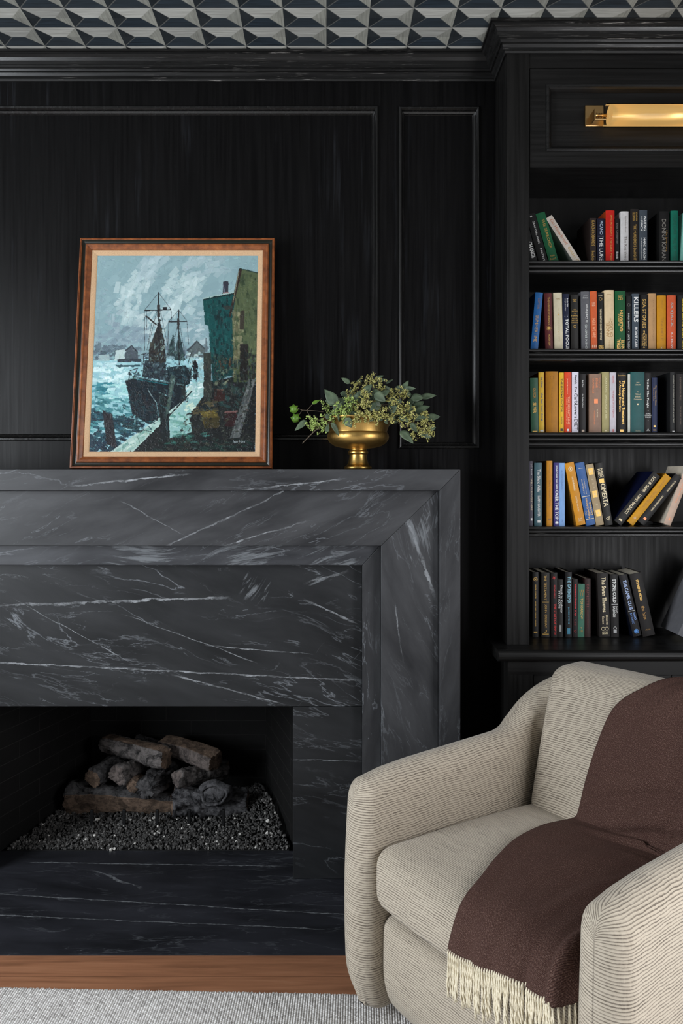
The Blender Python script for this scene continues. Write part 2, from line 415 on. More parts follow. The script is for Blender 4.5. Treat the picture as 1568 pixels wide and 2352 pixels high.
Mh = marble('marble_hearth', -.10, 17.5, [(-.55, 2.52, -.10, .003, .02, -1.5, .15), (-.7, 2.43, -.07, .003, .02, -1.5, -.05), (-.62, 2.78, -.03, .003, .02, -1.2, -.2), (-.85, 2.70, -.5, .008, .05, -.93, -.70)],
      plane='xy', base=((.0125, .013, .0155, 1), (.029, .030, .037, 1)), rough=.34, vein=.38)
fp = thing('fireplace_surround', 'wide dark grey veined marble fireplace surround with stepped mitred mantel under the painting', 'fireplace', (CF, W, 0))
YK = W - .001
def lintel(name, xo, zt, xi, zb, y0, mat):
    return bevel(MB().prism([(mx_(xi), zb), (xi, zb), (xo, zt), (mx_(xo), zt)], y0, YK).build(name, mat, fp), .0022)
def legs(name, xo, zt, xi, zb, y0, mat):
    for s in (0, 1):
        P = [(xi, .003), (xo, .003), (xo, zt), (xi, zb)]
        if s: P = [(mx_(a), b) for a, b in reversed(P)]
        bevel(MB().prism(P, y0, YK).build(name, mat, fp), .0022)
g = .0002
lintel('outer_lintel', oR - g, oT, m1R - g, m1T, 2.58, Mo_l); legs('outer_leg', oR, oT - g, m1R, m1T - g, 2.58, Mo_g)
lintel('middle_lintel', m1R - g, m1T - g, m2R - g, m2T, 2.61, Mm_l); legs('middle_leg', m1R - g, m1T - 2*g, m2R, m2T - g, 2.61, Mm_g)
lintel('inner_lintel', m2R - g, m2T - g, m3R - g, m3T, 2.645, Mi_l); legs('inner_leg', m2R - g, m2T - 2*g, m3R, m3T - g, 2.645, Mi_g)
bevel(MB().box(mx_(m3R - g), m3R - g, DP, YK, sT, m3T - g).build('header_slab', Mp, fp), .0015)
for s in (0, 1):
    xa, xb = (sR, m3R - g) if not s else (mx_(m3R - g), mx_(sR))
    bevel(MB().box(xa, xb, DP, YK, .003, sT - .001).build('side_slab', Ms, fp), .0015)
hs = MB().box(-2.0, .50, 2.257, 2.883, -.02, .0022).build('hearth_slab', Mh); bevel(hs, .0015)
props(hs, 'flat black veined stone hearth slab on the floor in front of the firebox', 'hearth')
# --- firebox
t = NT('sooty_black_brick', .8, spec=.3)
uvc = t.coords('UV')
br = t.node('ShaderNodeTexBrick'); t.l.new(uvc, br.inputs['Vector'])
br.inputs['Scale'].default_value = 1.0; br.inputs['Brick Width'].default_value = .23; br.inputs['Row Height'].default_value = .066; br.inputs['Mortar Size'].default_value = .0016
br.inputs['Color1'].default_value = (.0022, .0021, .002, 1); br.inputs['Color2'].default_value = (.0034, .0031, .003, 1); br.inputs['Mortar'].default_value = (.020, .019, .018, 1)
nz = t.noise(uvc, 22, 5, .7)
t.color(t.mix(t.ramp(nz, [(.42, 0.0), (.68, .8)]), br.outputs['Color'], (.004, .004, .004, 1)))
t.bump(br.outputs['Fac'], -.4, .003); M_brick = t.m
fb = thing('firebox', 'dark sooty brick firebox recess behind the marble surround', 'firebox', (CF, 3.1, 0))
LF, LB, RF, RB = (-1.335, 2.862), (-1.155, 3.42), (-.170, 2.862), (-.350, 3.42)
def bwall(name, a, b, z1=.70):
    L = math.hypot(a[0] - b[0], a[1] - b[1])
    n = Vector((b[1] - a[1], a[0] - b[0], 0)).normalized() * .04
    V = [(a[0], a[1], 0), (b[0], b[1], 0), (b[0], b[1], z1), (a[0], a[1], z1)]
    V += [(p_[0] + n.x, p_[1] + n.y, p_[2]) for p_ in V]
    uv = [(0, 0), (L, 0), (L, z1), (0, z1)] * 2
    obj(name, V, [(0, 1, 2, 3), (7, 6, 5, 4), (0, 4, 5, 1), (3, 2, 6, 7), (1, 5, 6, 2), (0, 3, 7, 4)], M_brick, fb, uv=uv)
bwall('brick_side', LB, LF); bwall('brick_back', RB, LB); bwall('brick_side', RF, RB)
MB().box(-1.38, -.13, 2.865, 3.47, .70, .73).build('firebox_roof', M_dark, fb)
MB().box(-1.38, -.13, 2.884, 3.47, -.03, .0).build('firebox_floor', M_dark, fb)

# ================================================================ BOOKCASE
BR = 1.785; SW = .085                                   # right side, stile width
OX0, OX1 = px(1217, DB), BR - SW
bc = thing('bookcase', 'tall black built-in bookcase with open shelves to the right of the fireplace', 'bookcase', ((WX + BR) / 2, 2.82, 0))
ZC = .852                                               # counter top
def pzb(y): return pz(y, DB)
IX0, IX1 = WX + .020, BR - .020
s0 = MB().box(WX, OX0 - .0025, DB, DB + .022, ZC, CEIL - .001).box(WX, IX0, DB + .022, 2.99, ZC, CEIL - .001).build('side_stile', M_woodz, bc); bevel(s0, .0018)
s1 = MB().box(BR - SW + .0025, BR, DB, DB + .022, ZC, CEIL - .001).box(IX1, BR, DB + .022, 2.99, ZC, CEIL - .001).build('side_stile', M_woodz, bc); bevel(s1, .0018)
MB().box(IX0 + .0005, IX1 - .0005, 2.972, 2.99, ZC, CEIL - .001).build('back_board', M_woodz, bc)
MB().box(OX0 - .0024, OX1 + .0024, DB + .004, 2.97, pzb(155), CEIL - .001).build('top_rail', M_woodx, bc)
HX0, HX1, HZ0, HZ1 = px(1255, DB), OX1 - (px(1255, DB) - OX0), pzb(345), pzb(192)
hz1, hz0 = pzb(156.5), pzb(383)
mb = MB(); y0 = DB + .006
mb.box(OX0 + .001, HX0, y0, 2.97, hz0, hz1).box(HX1, OX1 - .001, y0, 2.97, hz0, hz1).box(HX0, HX1, y0, 2.97, hz0, HZ0).box(HX0, HX1, y0, 2.97, HZ1, hz1)
mb.box(HX0, HX1, y0 + .016, 2.97, HZ0, HZ1)
mb.build('header_panel', M_woodx, bc)
frame_sweep(HX0, HX1, HZ0, HZ1, [(0, 0), (0, .004), (.003, .0055), (.010, .004), (.016, -.003), (.020, -.010), (.023, -.0155)], y0).build('panel_moulding', M_mould, bc)
SH = [('A', 596.5, 627), ('B', 799.5, 829), ('C', 992.5, 1025), ('D', 1210, 1233)]
SZ = {}
for k, ya, yb in SH:
    zt, zb = pz(ya, 2.678), pz(yb, 2.69); SZ[k] = zt; h = zt - zb
    yf = 2.678
    def bead(yc, zc, r, n=7): return [(yc - r * math.cos(a), zc + r * math.sin(a)) for a in np.linspace(-PI/2, PI/2, n)]
    prof = [(2.97, zb), (yf + .014, zb)] + bead(yf + .014, zb + h * .16, h * .15) + [(yf + .011, zb + h * .34)] + bead(yf + .012, zb + h * .52, h * .15) + [(yf + .007, zb + h * .69)] + bead(yf + .009, zb + h * .86, h * .135) + [(2.97, zt)]
    MB().extrude_x(prof, OX0 - .001, OX1 + .001).box(IX0 + .0005, OX0 - .001, DB + .024, 2.97, zb + .001, zt).box(OX1 + .001, IX1 - .0005, DB + .024, 2.97, zb + .001, zt).build('shelf', M_mould, bc)
SZ['E'] = ZC
# base cabinet
bcab = thing('base_cabinet', 'low black cabinet with rounded countertop below the bookcase, behind the armchair', 'cabinet', ((WX + BR) / 2, 2.8, 0))
XC0 = px(1145, 2.575); XC1 = BR + (WX - XC0)
hN = .0385
prof = [(2.99, ZC - hN), (2.5985, ZC - hN)] + [(2.592 - .017 * math.cos(a), ZC - hN / 2 + hN / 2 * math.sin(a)) for a in np.linspace(-PI/2 * .9, PI/2 * .9, 9)] + [(2.5985, ZC), (2.99, ZC)]
ct = MB().extrude_x(prof, XC0, XC1).build('countertop', M_woodx, bcab)
YC = 2.597
mb = MB().box(WX - .012, BR + .012, YC + .004, 2.99, .06, ZC - hN - .0005)
mb.build('carcass', M_woodz, bcab)
X0 = WX - .012; X1 = BR + .012
zr = pz(1549, YC)
MB().box(X0, X1, YC, YC + .0035, zr, ZC - hN - .0008).build('top_rail', M_woodx, bcab)
xd = [px(1226, YC), px(1540, YC)]; dw = xd[1] - xd[0]
MB().box(X0, xd[0] - .003, YC, YC + .0035, .06, zr - .0005).build('side_stile', M_woodz, bcab)
MB().box(xd[0] + 2 * dw + .006, X1, YC, YC + .0035, .06, zr - .0005).build('side_stile', M_woodz, bcab)
for i in range(2):
    a = xd[0] + i * (dw + .004); b = a + dw - .003
    d = MB().box(a, a + .06, YC, YC + .0035, .09, zr - .004).box(b - .06, b, YC, YC + .0035, .09, zr - .004).box(a + .06, b - .06, YC, YC + .0035, .09, .16).box(a + .06, b - .06, YC, YC + .0035, zr - .075, zr - .004)
    d.build('door', M_woodx, bcab)
MB().box(X0 + .02, X1 - .02, YC + .06, 2.98, 0, .0595).build('plinth', M_dark, bcab)

# ================================================================ PICTURE LIGHT
M_brass = NT('aged_brass', .28, 1.0, (.52, .33, .14, 1)).m
t = NT('satin_brass', .34, 1.0, (.62, .40, .15, 1))
gb = t.noise(t.mapping(t.coords('Position'), scale=(2, 220, 220)), 1.0, 3, .5)
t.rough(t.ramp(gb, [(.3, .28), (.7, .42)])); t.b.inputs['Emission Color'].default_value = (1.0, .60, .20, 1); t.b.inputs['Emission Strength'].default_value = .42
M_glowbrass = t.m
t = NT('clear_glass', .03, 0, (1, 1, 1, 1)); 
t.n.remove(t.b); out = t.n['Material Output']
gl = t.node('ShaderNodeBsdfGlossy'); gl.inputs['Roughness'].default_value = .05; tr = t.node('ShaderNodeBsdfTransparent'); tr.inputs[0].default_value = (.97, .96, .93, 1)
fz = t.node('ShaderNodeFresnel'); fz.inputs[0].default_value = 1.22; mxs = t.node('ShaderNodeMixShader')
t.l.new(fz.outputs[0], mxs.inputs[0]); t.l.new(tr.outputs[0], mxs.inputs[1]); t.l.new(gl.outputs[0], mxs.inputs[2]); t.l.new(mxs.outputs[0], out.inputs[0])
M_glass = t.m
PLX0 = px(1343.5, 2.684); PC = (OX0 + OX1) / 2; PLX1 = 2 * PC - PLX0
yt = 2.643; PZc = pz(265, yt); YW = DB + .022; PZp = pz(265.5, 2.684)
lamp = thing('picture_light', 'brass tube picture light glowing above the bookcase shelves', 'lamp', (PC, YW, PZc))
TX0, TX1 = px(1398, yt), 2 * PC - px(1398, yt)
for s in (0, 1):
    xa = PLX0 if not s else PLX1 - .068
    bevel(MB().box(xa, xa + .068, YW - .0075, YW - .0003, PZp - .0385, PZp + .0385).build('back_plate', M_brass, lamp), .003)
    xm = xa + (.024 if not s else .044); sg = 1 if not s else -1
    xm = xa + (.017 if not s else .051)
    mb = MB().box(min(xm, xm + sg * .006), max(xm, xm + sg * .006), YW - .056, YW - .007, PZc - .015, PZc + .021)
    mb.box(min(xm, xm + sg * .044), max(xm, xm + sg * .044), YW - .058, YW - .050, PZc - .019, PZc - .0145)
    bk_ = bevel(mb.build('bracket', M_brass, lamp), .0012)
    xs = xm + sg * .006
    MB().tube([(xs, yt, PZc), (xs + sg * .006, yt, PZc), (xs + sg * .008, yt, PZc), (xs + sg * .014, yt, PZc), (xs + sg * .016, yt, PZc), (xs + sg * .022, yt, PZc), (xs + sg * .024, yt, PZc), (xs + sg * .04, yt, PZc)],
              [.008, .008, .005, .008, .005, .008, .005, .006], 16).build('socket', M_brass, bk_, smooth=True)
MB().tube([(TX0 + .002, yt, PZc), (TX1 - .002, yt, PZc)], .0355, 40).build('shade', M_glowbrass, lamp, smooth=False)
for p_ in lamp.children[-1].data.polygons: p_.use_smooth = len(p_.vertices) == 4
MB().tube([(TX0 - .010, yt, PZc), (TX1 + .010, yt, PZc)], .0400, 40, cap=False).build('glass_tube', M_glass, lamp, smooth=True)
# ================================================================ BOOKS
_tc = {}
def text_geo(s, bold):
    k = (s, bold)
    if k in _tc: return _tc[k]
    cu = bpy.data.curves.new('txt', 'FONT'); cu.body = s; cu.size = 1.0; cu.resolution_u = 2
    if bold: cu.offset = .022
    ob = bpy.data.objects.new('txt', cu); COL.objects.link(ob)
    me = bpy.data.meshes.new_from_object(ob)
    V = [(v.co.x, v.co.y) for v in me.vertices]; Fc = [tuple(p.vertices) for p in me.polygons]
    bpy.data.objects.remove(ob); bpy.data.curves.remove(cu); bpy.data.meshes.remove(me)
    if not V: V = [(0, 0)]
    xs = [v[0] for v in V]; ys = [v[1] for v in V]
    _tc[k] = (V, Fc, min(xs), max(xs), min(ys), max(ys))
    return _tc[k]
_cov = {}
def cover_mat(c, rough=.46):
    if max(c) < 75: c = tuple(v * .72 for v in c)
    k = (tuple(c), rough)
    if k not in _cov:
        t = NT('book_cover_cloth', rough, spec=.25)
        n = t.noise(t.coords('Object'), 40, 4, .6)
        b = rgb(*c); d = tuple(v * .82 for v in b[:3]) + (1,)
        t.color(t.ramp(n, [(.3, d), (.7, b)])); _cov[k] = t.m
    return _cov[k]
_ink = {}
def ink_mat(c):
    if c not in _ink:
        gold = c in ('gold', 'dgold', 'copper')
        base = {'gold': (205, 165, 85), 'dgold': (150, 112, 50), 'copper': (205, 120, 75)}.get(c, c)
        _ink[c] = NT('foil_lettering' if gold else 'printed_lettering', .35 if gold else .5, .35 if gold else 0.0, rgb(*base)).m
    return _ink[c]
t = NT('paper_block', .8); x, y, z = t.sep(t.coords('Object'))
t.color(t.mix(t.noise(t.mapping(t.coords('Object'), scale=(900, 3, 3)), 1, 2), rgb(196, 186, 164), rgb(226, 218, 200))); M_paper = t.m
ROWG = {'A': 'books on the top shelf', 'B': 'books on the second shelf from the top', 'C': 'books on the middle shelf', 'D': 'books on the fourth shelf from the top', 'E': 'books on the cabinet counter'}
DS = {'A': 2.785, 'B': 2.735, 'C': 2.735, 'D': 2.72, 'E': 2.80}
def book(row, xl, xr, top, label, col, texts=(), ang=0.0, ds=0.0, d=None, side=None, rough=.46, z0=None):
    """xl,xr = photo columns of the spine foot, top = photo row of the highest corner, ang = lean in degrees (+ = top to the right)"""
    D = DS[row] + ds; s = F / D; zs = SZ[row] + .0006 if z0 is None else z0
    a = math.radians(ang); X0, X1 = (xl - CX) / s, (xr - CX) / s
    th = (X1 - X0) * math.cos(a); ztop = H + (HZ - top) / s
    h = (ztop - zs - th * abs(math.sin(a))) / math.cos(a)
    if d is None: d = min(.15, 2.965 - D)
    lx = 0.0 if ang <= 0 else -th
    bk = thing('book', label, 'book', (X0 if ang <= 0 else X1, D, zs), ROWG[row], roty=a)
    bt = .0022
    bul = min(.0018, th * .06)
    cm = cover_mat(col, rough); sm = cover_mat(side, rough) if side else cm
    # cover: two boards and a gently rounded spine in one piece
    mb = MB(); ns = 8
    arc = [(lx + th * i / ns, -bul * (1 - (2 * i / ns - 1) ** 2)) for i in range(ns + 1)]
    ring = arc + [(lx + th, d), (lx + th - bt, d), (lx + th - bt, .004), (lx + bt, .004), (lx + bt, d), (lx, d)]
    n = len(ring)
    V = [(p[0], p[1], 0) for p in ring] + [(p[0], p[1], h) for p in ring]
    Fq = [(i, (i + 1) % n, (i + 1) % n + n, i + n) for i in range(n)]
    mi = [0] * ns + [1 if side else 0] * (n - ns)
    # caps as strips
    caps = [(i, i + 1) for i in range(ns)]
    top_f = [tuple([n + j for j in range(ns + 1)] + [n + ns + 3, n + ns + 4]), (n + ns, n + ns + 1, n + ns + 2, n + ns + 3), (n, n + ns + 4, n + ns + 5, n + ns + 6)]
    bot_f = [tuple(q - n for q in reversed(f_)) for f_ in top_f]
    Fq += top_f + bot_f; mi += [0] * 6
    cvr = obj('cover', V, Fq, None, bk, local=True, mats=[cm, sm], fm=mi)
    MB().box(lx + bt + .0001, lx + th - bt - .0001, .0042, d - .004, .003, h - .003).build('pages', M_paper, bk, local=True)
    inks = {}
    def put(V, Fc, c):
        mb = MB(); out = []
        for (x, z) in V:
            q = max(-1, min(1, 2 * (x - lx) / th - 1))
            out.append((x, -bul - .0003 - .00006 * ti, z))
        mb.add(out, Fc); mb.build('spine_lettering' if kind in 'tuh' else 'spine_emblem', ink_mat(c), cvr, local=True)
    for ti, tx in enumerate(texts):
        kind = tx[0]
        if kind == 't':        # reading down the spine: text, from, to (fractions from the top), height fraction, centre fraction, colour, bold
            _, sstr, fa, fb, hf, cf, c = tx[:7]; bold = len(tx) > 7
            V, Fc, xa, xb, ya, yb = text_geo(sstr, bold)
            sx = (fb - fa) * h / max(xb - xa, 1e-4); sy = hf * th / max(yb - ya, 1e-4)
            put([(lx + th * cf + (v[1] - (ya + yb) / 2) * sy, h * (1 - fa) - (v[0] - xa) * sx) for v in V], [tuple(reversed(f_)) for f_ in Fc][:] if False else Fc, c)
        elif kind == 'u':      # reading up the spine
            _, sstr, fa, fb, hf, cf, c = tx[:7]; bold = len(tx) > 7
            V, Fc, xa, xb, ya, yb = text_geo(sstr, bold)
            sx = (fb - fa) * h / max(xb - xa, 1e-4); sy = hf * th / max(yb - ya, 1e-4)
            put([(lx + th * cf - (v[1] - (ya + yb) / 2) * sy, h * (1 - fb) + (v[0] - xa) * sx) for v in V], Fc, c)
        elif kind == 'h':      # level text: string, centre from top, letter height / h, width fraction, colour
            _, sstr, fc, hh, wf, c = tx[:6]
            V, Fc, xa, xb, ya, yb = text_geo(sstr, len(tx) > 6)
            sx = wf * th / max(xb - xa, 1e-4); sy = hh * h / max(yb - ya, 1e-4)
            put([(lx + th / 2 + (v[0] - (xa + xb) / 2) * sx, h * (1 - fc) + (v[1] - (ya + yb) / 2) * sy) for v in V], Fc, c)
        elif kind == 'sq':     # filled block: centre from top, centre across, width fraction, height (fraction of h)
            _, fc, cf, wf, hh, c = tx
            x0, x1 = lx + th * (cf - wf / 2), lx + th * (cf + wf / 2); za, zb = h * (1 - fc - hh / 2), h * (1 - fc + hh / 2)
            nn = 4; V = [(x0 + (x1 - x0) * i / nn, za) for i in range(nn + 1)] + [(x0 + (x1 - x0) * i / nn, zb) for i in range(nn + 1)]
            put(V, [(i, i + 1, i + nn + 2, i + nn + 1) for i in range(nn)], c)
        elif kind == 'ring':
            _, fc, cf, r, c = tx; R = r * th; n_ = 20; V = []
            for i in range(n_):
                q = 2 * PI * i / n_
                for rr in (R, R * .8): V.append((lx + th * cf + rr * math.cos(q), h * (1 - fc) + rr * math.sin(q)))
            put(V, [(2*i, 2*((i+1) % n_), 2*((i+1) % n_)+1, 2*i+1) for i in range(n_)], c)
        elif kind == 'star':   # ray burst
            _, fc, cf, r, k, c = tx; R = r * th; V = []; Fc = []
            for i in range(k):
                q = 2 * PI * i / k; w_ = PI / k * .55; rr = R * (1 if i % 2 else .72); b = len(V)
                V += [(lx + th * cf + .35 * R * math.cos(q - w_), h * (1 - fc) + .35 * R * math.sin(q - w_)), (lx + th * cf + rr * math.cos(q), h * (1 - fc) + rr * math.sin(q)), (lx + th * cf + .35 * R * math.cos(q + w_), h * (1 - fc) + .35 * R * math.sin(q + w_))]
                Fc.append((b, b + 1, b + 2))
            b = len(V); V += [(lx + th * cf + .33 * R * math.cos(2*PI*i/12), h * (1 - fc) + .33 * R * math.sin(2*PI*i/12)) for i in range(12)]; Fc.append(tuple(range(b, b + 12)))
            put(V, Fc, c)
    return bk
def P1(x): return 1200 + x * .23469
def bA(x0, x1, yt, *a, **k): return book('A', P1(x0), P1(x1), 370 + yt * .23469, *a, **k)
def bB(x0, x1, yt, *a, **k): return book('B', P1(x0), P1(x1), 640 + yt * .23469, *a, **k)
def bC(x0, x1, yt, *a, **k): return book('C', P1(x0), P1(x1), 640 + yt * .23469, *a, **k)
def bD(x0, x1, yt, *a, **k): return book('D', P1(x0), P1(x1), 1030 + yt * .23469, *a, **k)
def bE(x0, x1, yt, *a, **k): return book('E', P1(x0), P1(x1), 1280 + yt * .23469, *a, **k)
WHT = (225, 225, 222); CRM = (225, 208, 170); BLK = (24, 24, 25); GRY = (120, 118, 112)
# ---- top shelf
bA(66, 160, 610, 'black book with large white letters, leftmost of the books on the top shelf', BLK, [('t', 'CHANGE', .42, .80, .40, .68, WHT, 1)], ang=-14)
bA(172, 263, 505, 'black book with small white letters leaning left beside the green book, top shelf', (30, 30, 30), [('h', 'II.', .05, .03, .3, WHT), ('t', 'GRAY GIRL MAIN', .14, .56, .2, .55, WHT), ('t', 'FALTEST', .66, .9, .2, .6, WHT)], ang=-14.8)
bA(275, 370, 494, 'green leaning book with gold letters on the top shelf', (28, 98, 62), [('t', 'THE SEARCHER', .12, .66, .28, .58, 'gold'), ('h', 'TANA', .80, .03, .5, 'gold'), ('h', 'French', .855, .035, .6, 'gold')], ang=-15.8)
bA(533, 614, 526, 'white book with gold letters leaning far left on the top shelf', (222, 212, 200), [('t', 'Elin Hilderbrand', .06, .56, .42, .55, 'copper'), ('t', 'Golden Girl', .62, .98, .42, .55, 'gold')], ang=-32.5, side=(150, 158, 148))
bA(655, 718, 558, 'dark brown book with gold letters on the top shelf, left of the navy book', (58, 45, 42), [('t', 'KAREN ROBARDS', .05, .56, .42, .52, 'gold'), ('t', 'Beachcomber', .66, .98, .42, .52, 'gold')])
bA(728, 800, 562, 'navy book with white letters on the top shelf, left of the red book', (20, 26, 56), [('t', 'PICANO', .05, .33, .42, .55, (190, 205, 225)), ('t', '|', .36, .365, .8, .5, WHT), ('t', 'THE LURE', .38, .86, .5, .55, WHT)])
bA(812, 897, 484, 'bright red book on the top shelf', (196, 34, 24), [('t', 'JAMES PATTERSON', .08, .42, .28, .6, 'gold'), ('t', '| The Lake House', .44, .92, .3, .6, 'gold')], side=(150, 60, 25))
bA(905, 943, 560, 'thin black book with grey script between the red and white books on the top shelf', (28, 27, 27), [('t', 'Elvis Undersen', .10, .52, .4, .5, GRY), ('t', 'Book', .68, .82, .5, .5, WHT)])
bA(958, 1035, 493, 'white book on the top shelf, right of the red book', (208, 205, 205), [('t', 'Kate Andersen Brower', .08, .38, .2, .62, (120, 110, 100)), ('t', 'The Residence', .44, .90, .34, .62, (95, 85, 75))])
bA(1052, 1132, 470, 'tall dark brown book with gold letters right of the white book on the top shelf', (46, 41, 40), [('t', 'JONATHAN', .05, .2, .26, .72, 'gold'), ('t', 'KELLERMAN', .05, .2, .26, .4, 'gold'), ('t', "THE MURDERER'S DAUGHTER", .26, .93, .32, .55, 'gold')])
bA(1140, 1218, 480, 'slate grey book with bold white letters on the top shelf', (66, 74, 82), [('t', 'WAITING', .10, .36, .34, .70, WHT, 1), ('t', 'PUNCH', .18, .36, .28, .28, WHT, 1), ('t', 'FOR THE', .11, .17, .2, .28, WHT), ('t', 'MARC MARON', .48, .86, .28, .62, WHT, 1), ('t', 'and BRENDAN McDONALD', .48, .86, .13, .28, WHT)])
bA(1338, 1430, 492, 'thick black book with thin grey letters at the right end of the top shelf', (32, 31, 30), [('t', 'DONNA KARAN', .14, .88, .44, .45, (135, 130, 122)), ('t', 'My Journey', .34, .72, .22, .72, 'dgold')])
bA(1450, 1517, 486, 'teal green book on the top shelf, right of the thick black book', (18, 108, 88), [('t', 'HIGGINS CLARK', .06, .42, .45, .55, (12, 70, 56)), ('t', 'ALL BY MYSELF', .48, .92, .45, .55, (12, 70, 56))])
bA(1540, 1625, 500, 'pale mint book cut by the picture edge on the top shelf', (128, 190, 176), [], ang=4)
# ---- second shelf
bB(75, 148, 133, 'blue book leaning right, leftmost on the second shelf', (36, 102, 168), [('t', 'COPTON', .10, .28, .3, .55, 'dgold'), ('t', 'SUMMERTIME', .40, .86, .4, .5, 'gold')], ang=5)
bB(222, 296, 143, 'maroon book with a gold sunburst on the second shelf', (92, 36, 38), [('t', "THE WHOLE O'HERAND", .07, .55, .26, .55, 'gold'), ('star', .61, .5, .5, 18, 'gold'), ('t', 'WOMEN FLEAP', .72, .92, .22, .55, 'gold')], ang=-1.3)
bB(312, 395, 137, 'cream book with faint gold letters near the left of the second shelf', (208, 198, 170), [('h', 'TOPAZ', .11, .02, .5, 'dgold'), ('t', 'NORTH OF NOWHERE', .26, .85, .2, .55, (186, 172, 140)), ('sq', .38, .52, .12, .012, 'gold'), ('sq', .68, .52, .12, .012, 'gold')], ang=-1.3)
bB(398, 460, 150, 'navy book with bold white letters on the second shelf', (26, 36, 70), [('t', 'Brandon Webb', .08, .23, .24, .72, WHT, 1), ('t', 'with John David Mann', .08, .30, .2, .36, WHT), ('h', ': :', .385, .03, .5, WHT), ('t', 'TOTAL FOCUS', .44, .985, .44, .6, WHT, 1)], ang=-.8)
bB(473, 546, 158, 'charcoal book with lines of gold words on the second shelf', (48, 46, 43), [('h', 'MORE', .09, .02, .5, 'gold'), ('h', 'HILL', .115, .02, .45, 'gold'), ('h', 'THE', .27, .02, .3, 'gold'), ('h', 'SECRET', .30, .022, .8, 'gold'), ('h', 'TO', .34, .02, .3, 'gold'), ('h', 'ETERNAL', .38, .022, .95, 'gold'), ('h', 'PEACE', .43, .022, .7, 'gold'), ('h', 'RULE OF', .465, .022, .8, 'gold'), ('h', 'COURAGE', .50, .022, .9, 'gold'), ('ring', .57, .5, .18, 'gold')], ang=-.4)
bB(578, 662, 126, 'medium grey book with white letters on the second shelf, left of the thin orange book', (92, 92, 96), [('h', 'JOHN', .08, .018, .5, WHT), ('h', 'IRVING', .11, .018, .6, WHT), ('u', 'In One Person', .22, .52, .26, .6, WHT), ('u', 'JOHN IRVING', .56, 1.0, .32, .55, (205, 210, 205))], ang=-.9)
bB(668, 731, 124, 'orange book near the middle of the second shelf', (206, 94, 50), [('h', 'LEE', .20, .03, .5, (235, 190, 160)), ('h', 'BEN', .24, .03, .5, (235, 190, 160)), ('t', 'HERE WE ARE', .46, .78, .5, .5, (235, 170, 130)), ('h', 'III', .93, .05, .7, (235, 190, 160))], ang=-.8)
bB(738, 793, 138, 'thin black book with gold letters right of the orange book on the second shelf', (30, 28, 27), [('h', 'BOOK', .05, .02, .7, CRM), ('ring', .11, .5, .28, 'gold'), ('t', 'THE MACHINE THAT CHANGED THE WORLD', .28, .82, .3, .5, CRM, 1), ('h', 'GENIUS', .94, .06, .9, 'gold', 1)], ang=-.6)
bB(802, 893, 113, 'tall cream book with gold letters in the middle of the second shelf', (222, 198, 158), [('h', 'PAPIER', .075, .014, .45, 'dgold'), ('u', 'ANGEL', .52, .78, .36, .34, 'dgold'), ('u', 'OF LIGHT', .46, .78, .28, .72, 'dgold'), ('u', 'Joe Gardner', .82, .98, .22, .5, (200, 165, 110))], ang=-.4)
bB(903, 1003, 121, 'dark green book with gold letters on the second shelf', (18, 84, 46), [('h', 'BEST', .09, .025, .45, 'gold'), ('ring', .13, .42, .14, 'gold'), ('ring', .13, .60, .14, 'gold'), ('u', 'ROBERT', .38, .58, .18, .34, 'gold'), ('u', 'GALBRAITH', .32, .68, .30, .60, 'gold', 1), ('u', 'LETHAL', .80, 1.0, .34, .34, 'gold', 1), ('u', 'WHITE', .82, 1.0, .30, .74, 'gold', 1)])
bB(1012, 1060, 166, 'thin black book with small white letters right of the dark green book', (26, 25, 25), [('ring', .17, .5, .3, GRY), ('t', 'SHIRLEY BARRETT', .32, .62, .3, .5, WHT), ('sq', .66, .5, .15, .012, WHT), ('t', 'UNTIL TUESDAY', .70, 1.0, .36, .5, WHT)])
bB(1070, 1138, 148, 'slate book with very bold white title letters on the second shelf', (68, 78, 88), [('t', 'KILLERS', .06, .50, .62, .55, WHT, 1), ('t', 'HOWIE CARR', .59, .95, .40, .55, WHT, 1)])
bB(1150, 1222, 158, 'black book with large gold letters on the second shelf, left of the tan book', (26, 24, 23), [('t', 'SEA STORIES', .08, .60, .44, .52, 'gold'), ('t', 'ADMIRAL WILLIAM', .70, .92, .18, .76, 'gold'), ('t', 'McRAVEN', .65, .95, .24, .48, 'gold'), ('t', 'US NAVY RETIRED', .72, .92, .13, .25, 'gold')])
bB(1230, 1303, 146, 'tan book on the second shelf, left of the mustard one', (192, 150, 104), [('t', 'The Dance of Anger', .10, .85, .16, .6, (160, 120, 80))])
bB(1313, 1400, 165, 'mustard yellow book on the second shelf', (206, 142, 22), [('t', 'Kathryn', .10, .24, .2, .55, (170, 112, 12)), ('t', 'The HELP', .40, .82, .3, .55, (168, 110, 12)), ('h', 'X', .95, .035, .2, CRM)])
bB(1413, 1497, 164, 'coral orange book with grey letters near the picture edge on the second shelf', (212, 92, 52), [('t', 'SKYJACK', .13, .58, .36, .5, (165, 160, 155), 1), ('t', 'K.J. HOWE', .68, 1.0, .26, .5, WHT)])
bB(1513, 1600, 165, 'black book with yellow letters cut by the picture edge on the second shelf', (30, 29, 29), [('t', 'SANDRA BROWN  BLIND TRUST', .06, .98, .28, .62, (205, 175, 30), 1)])
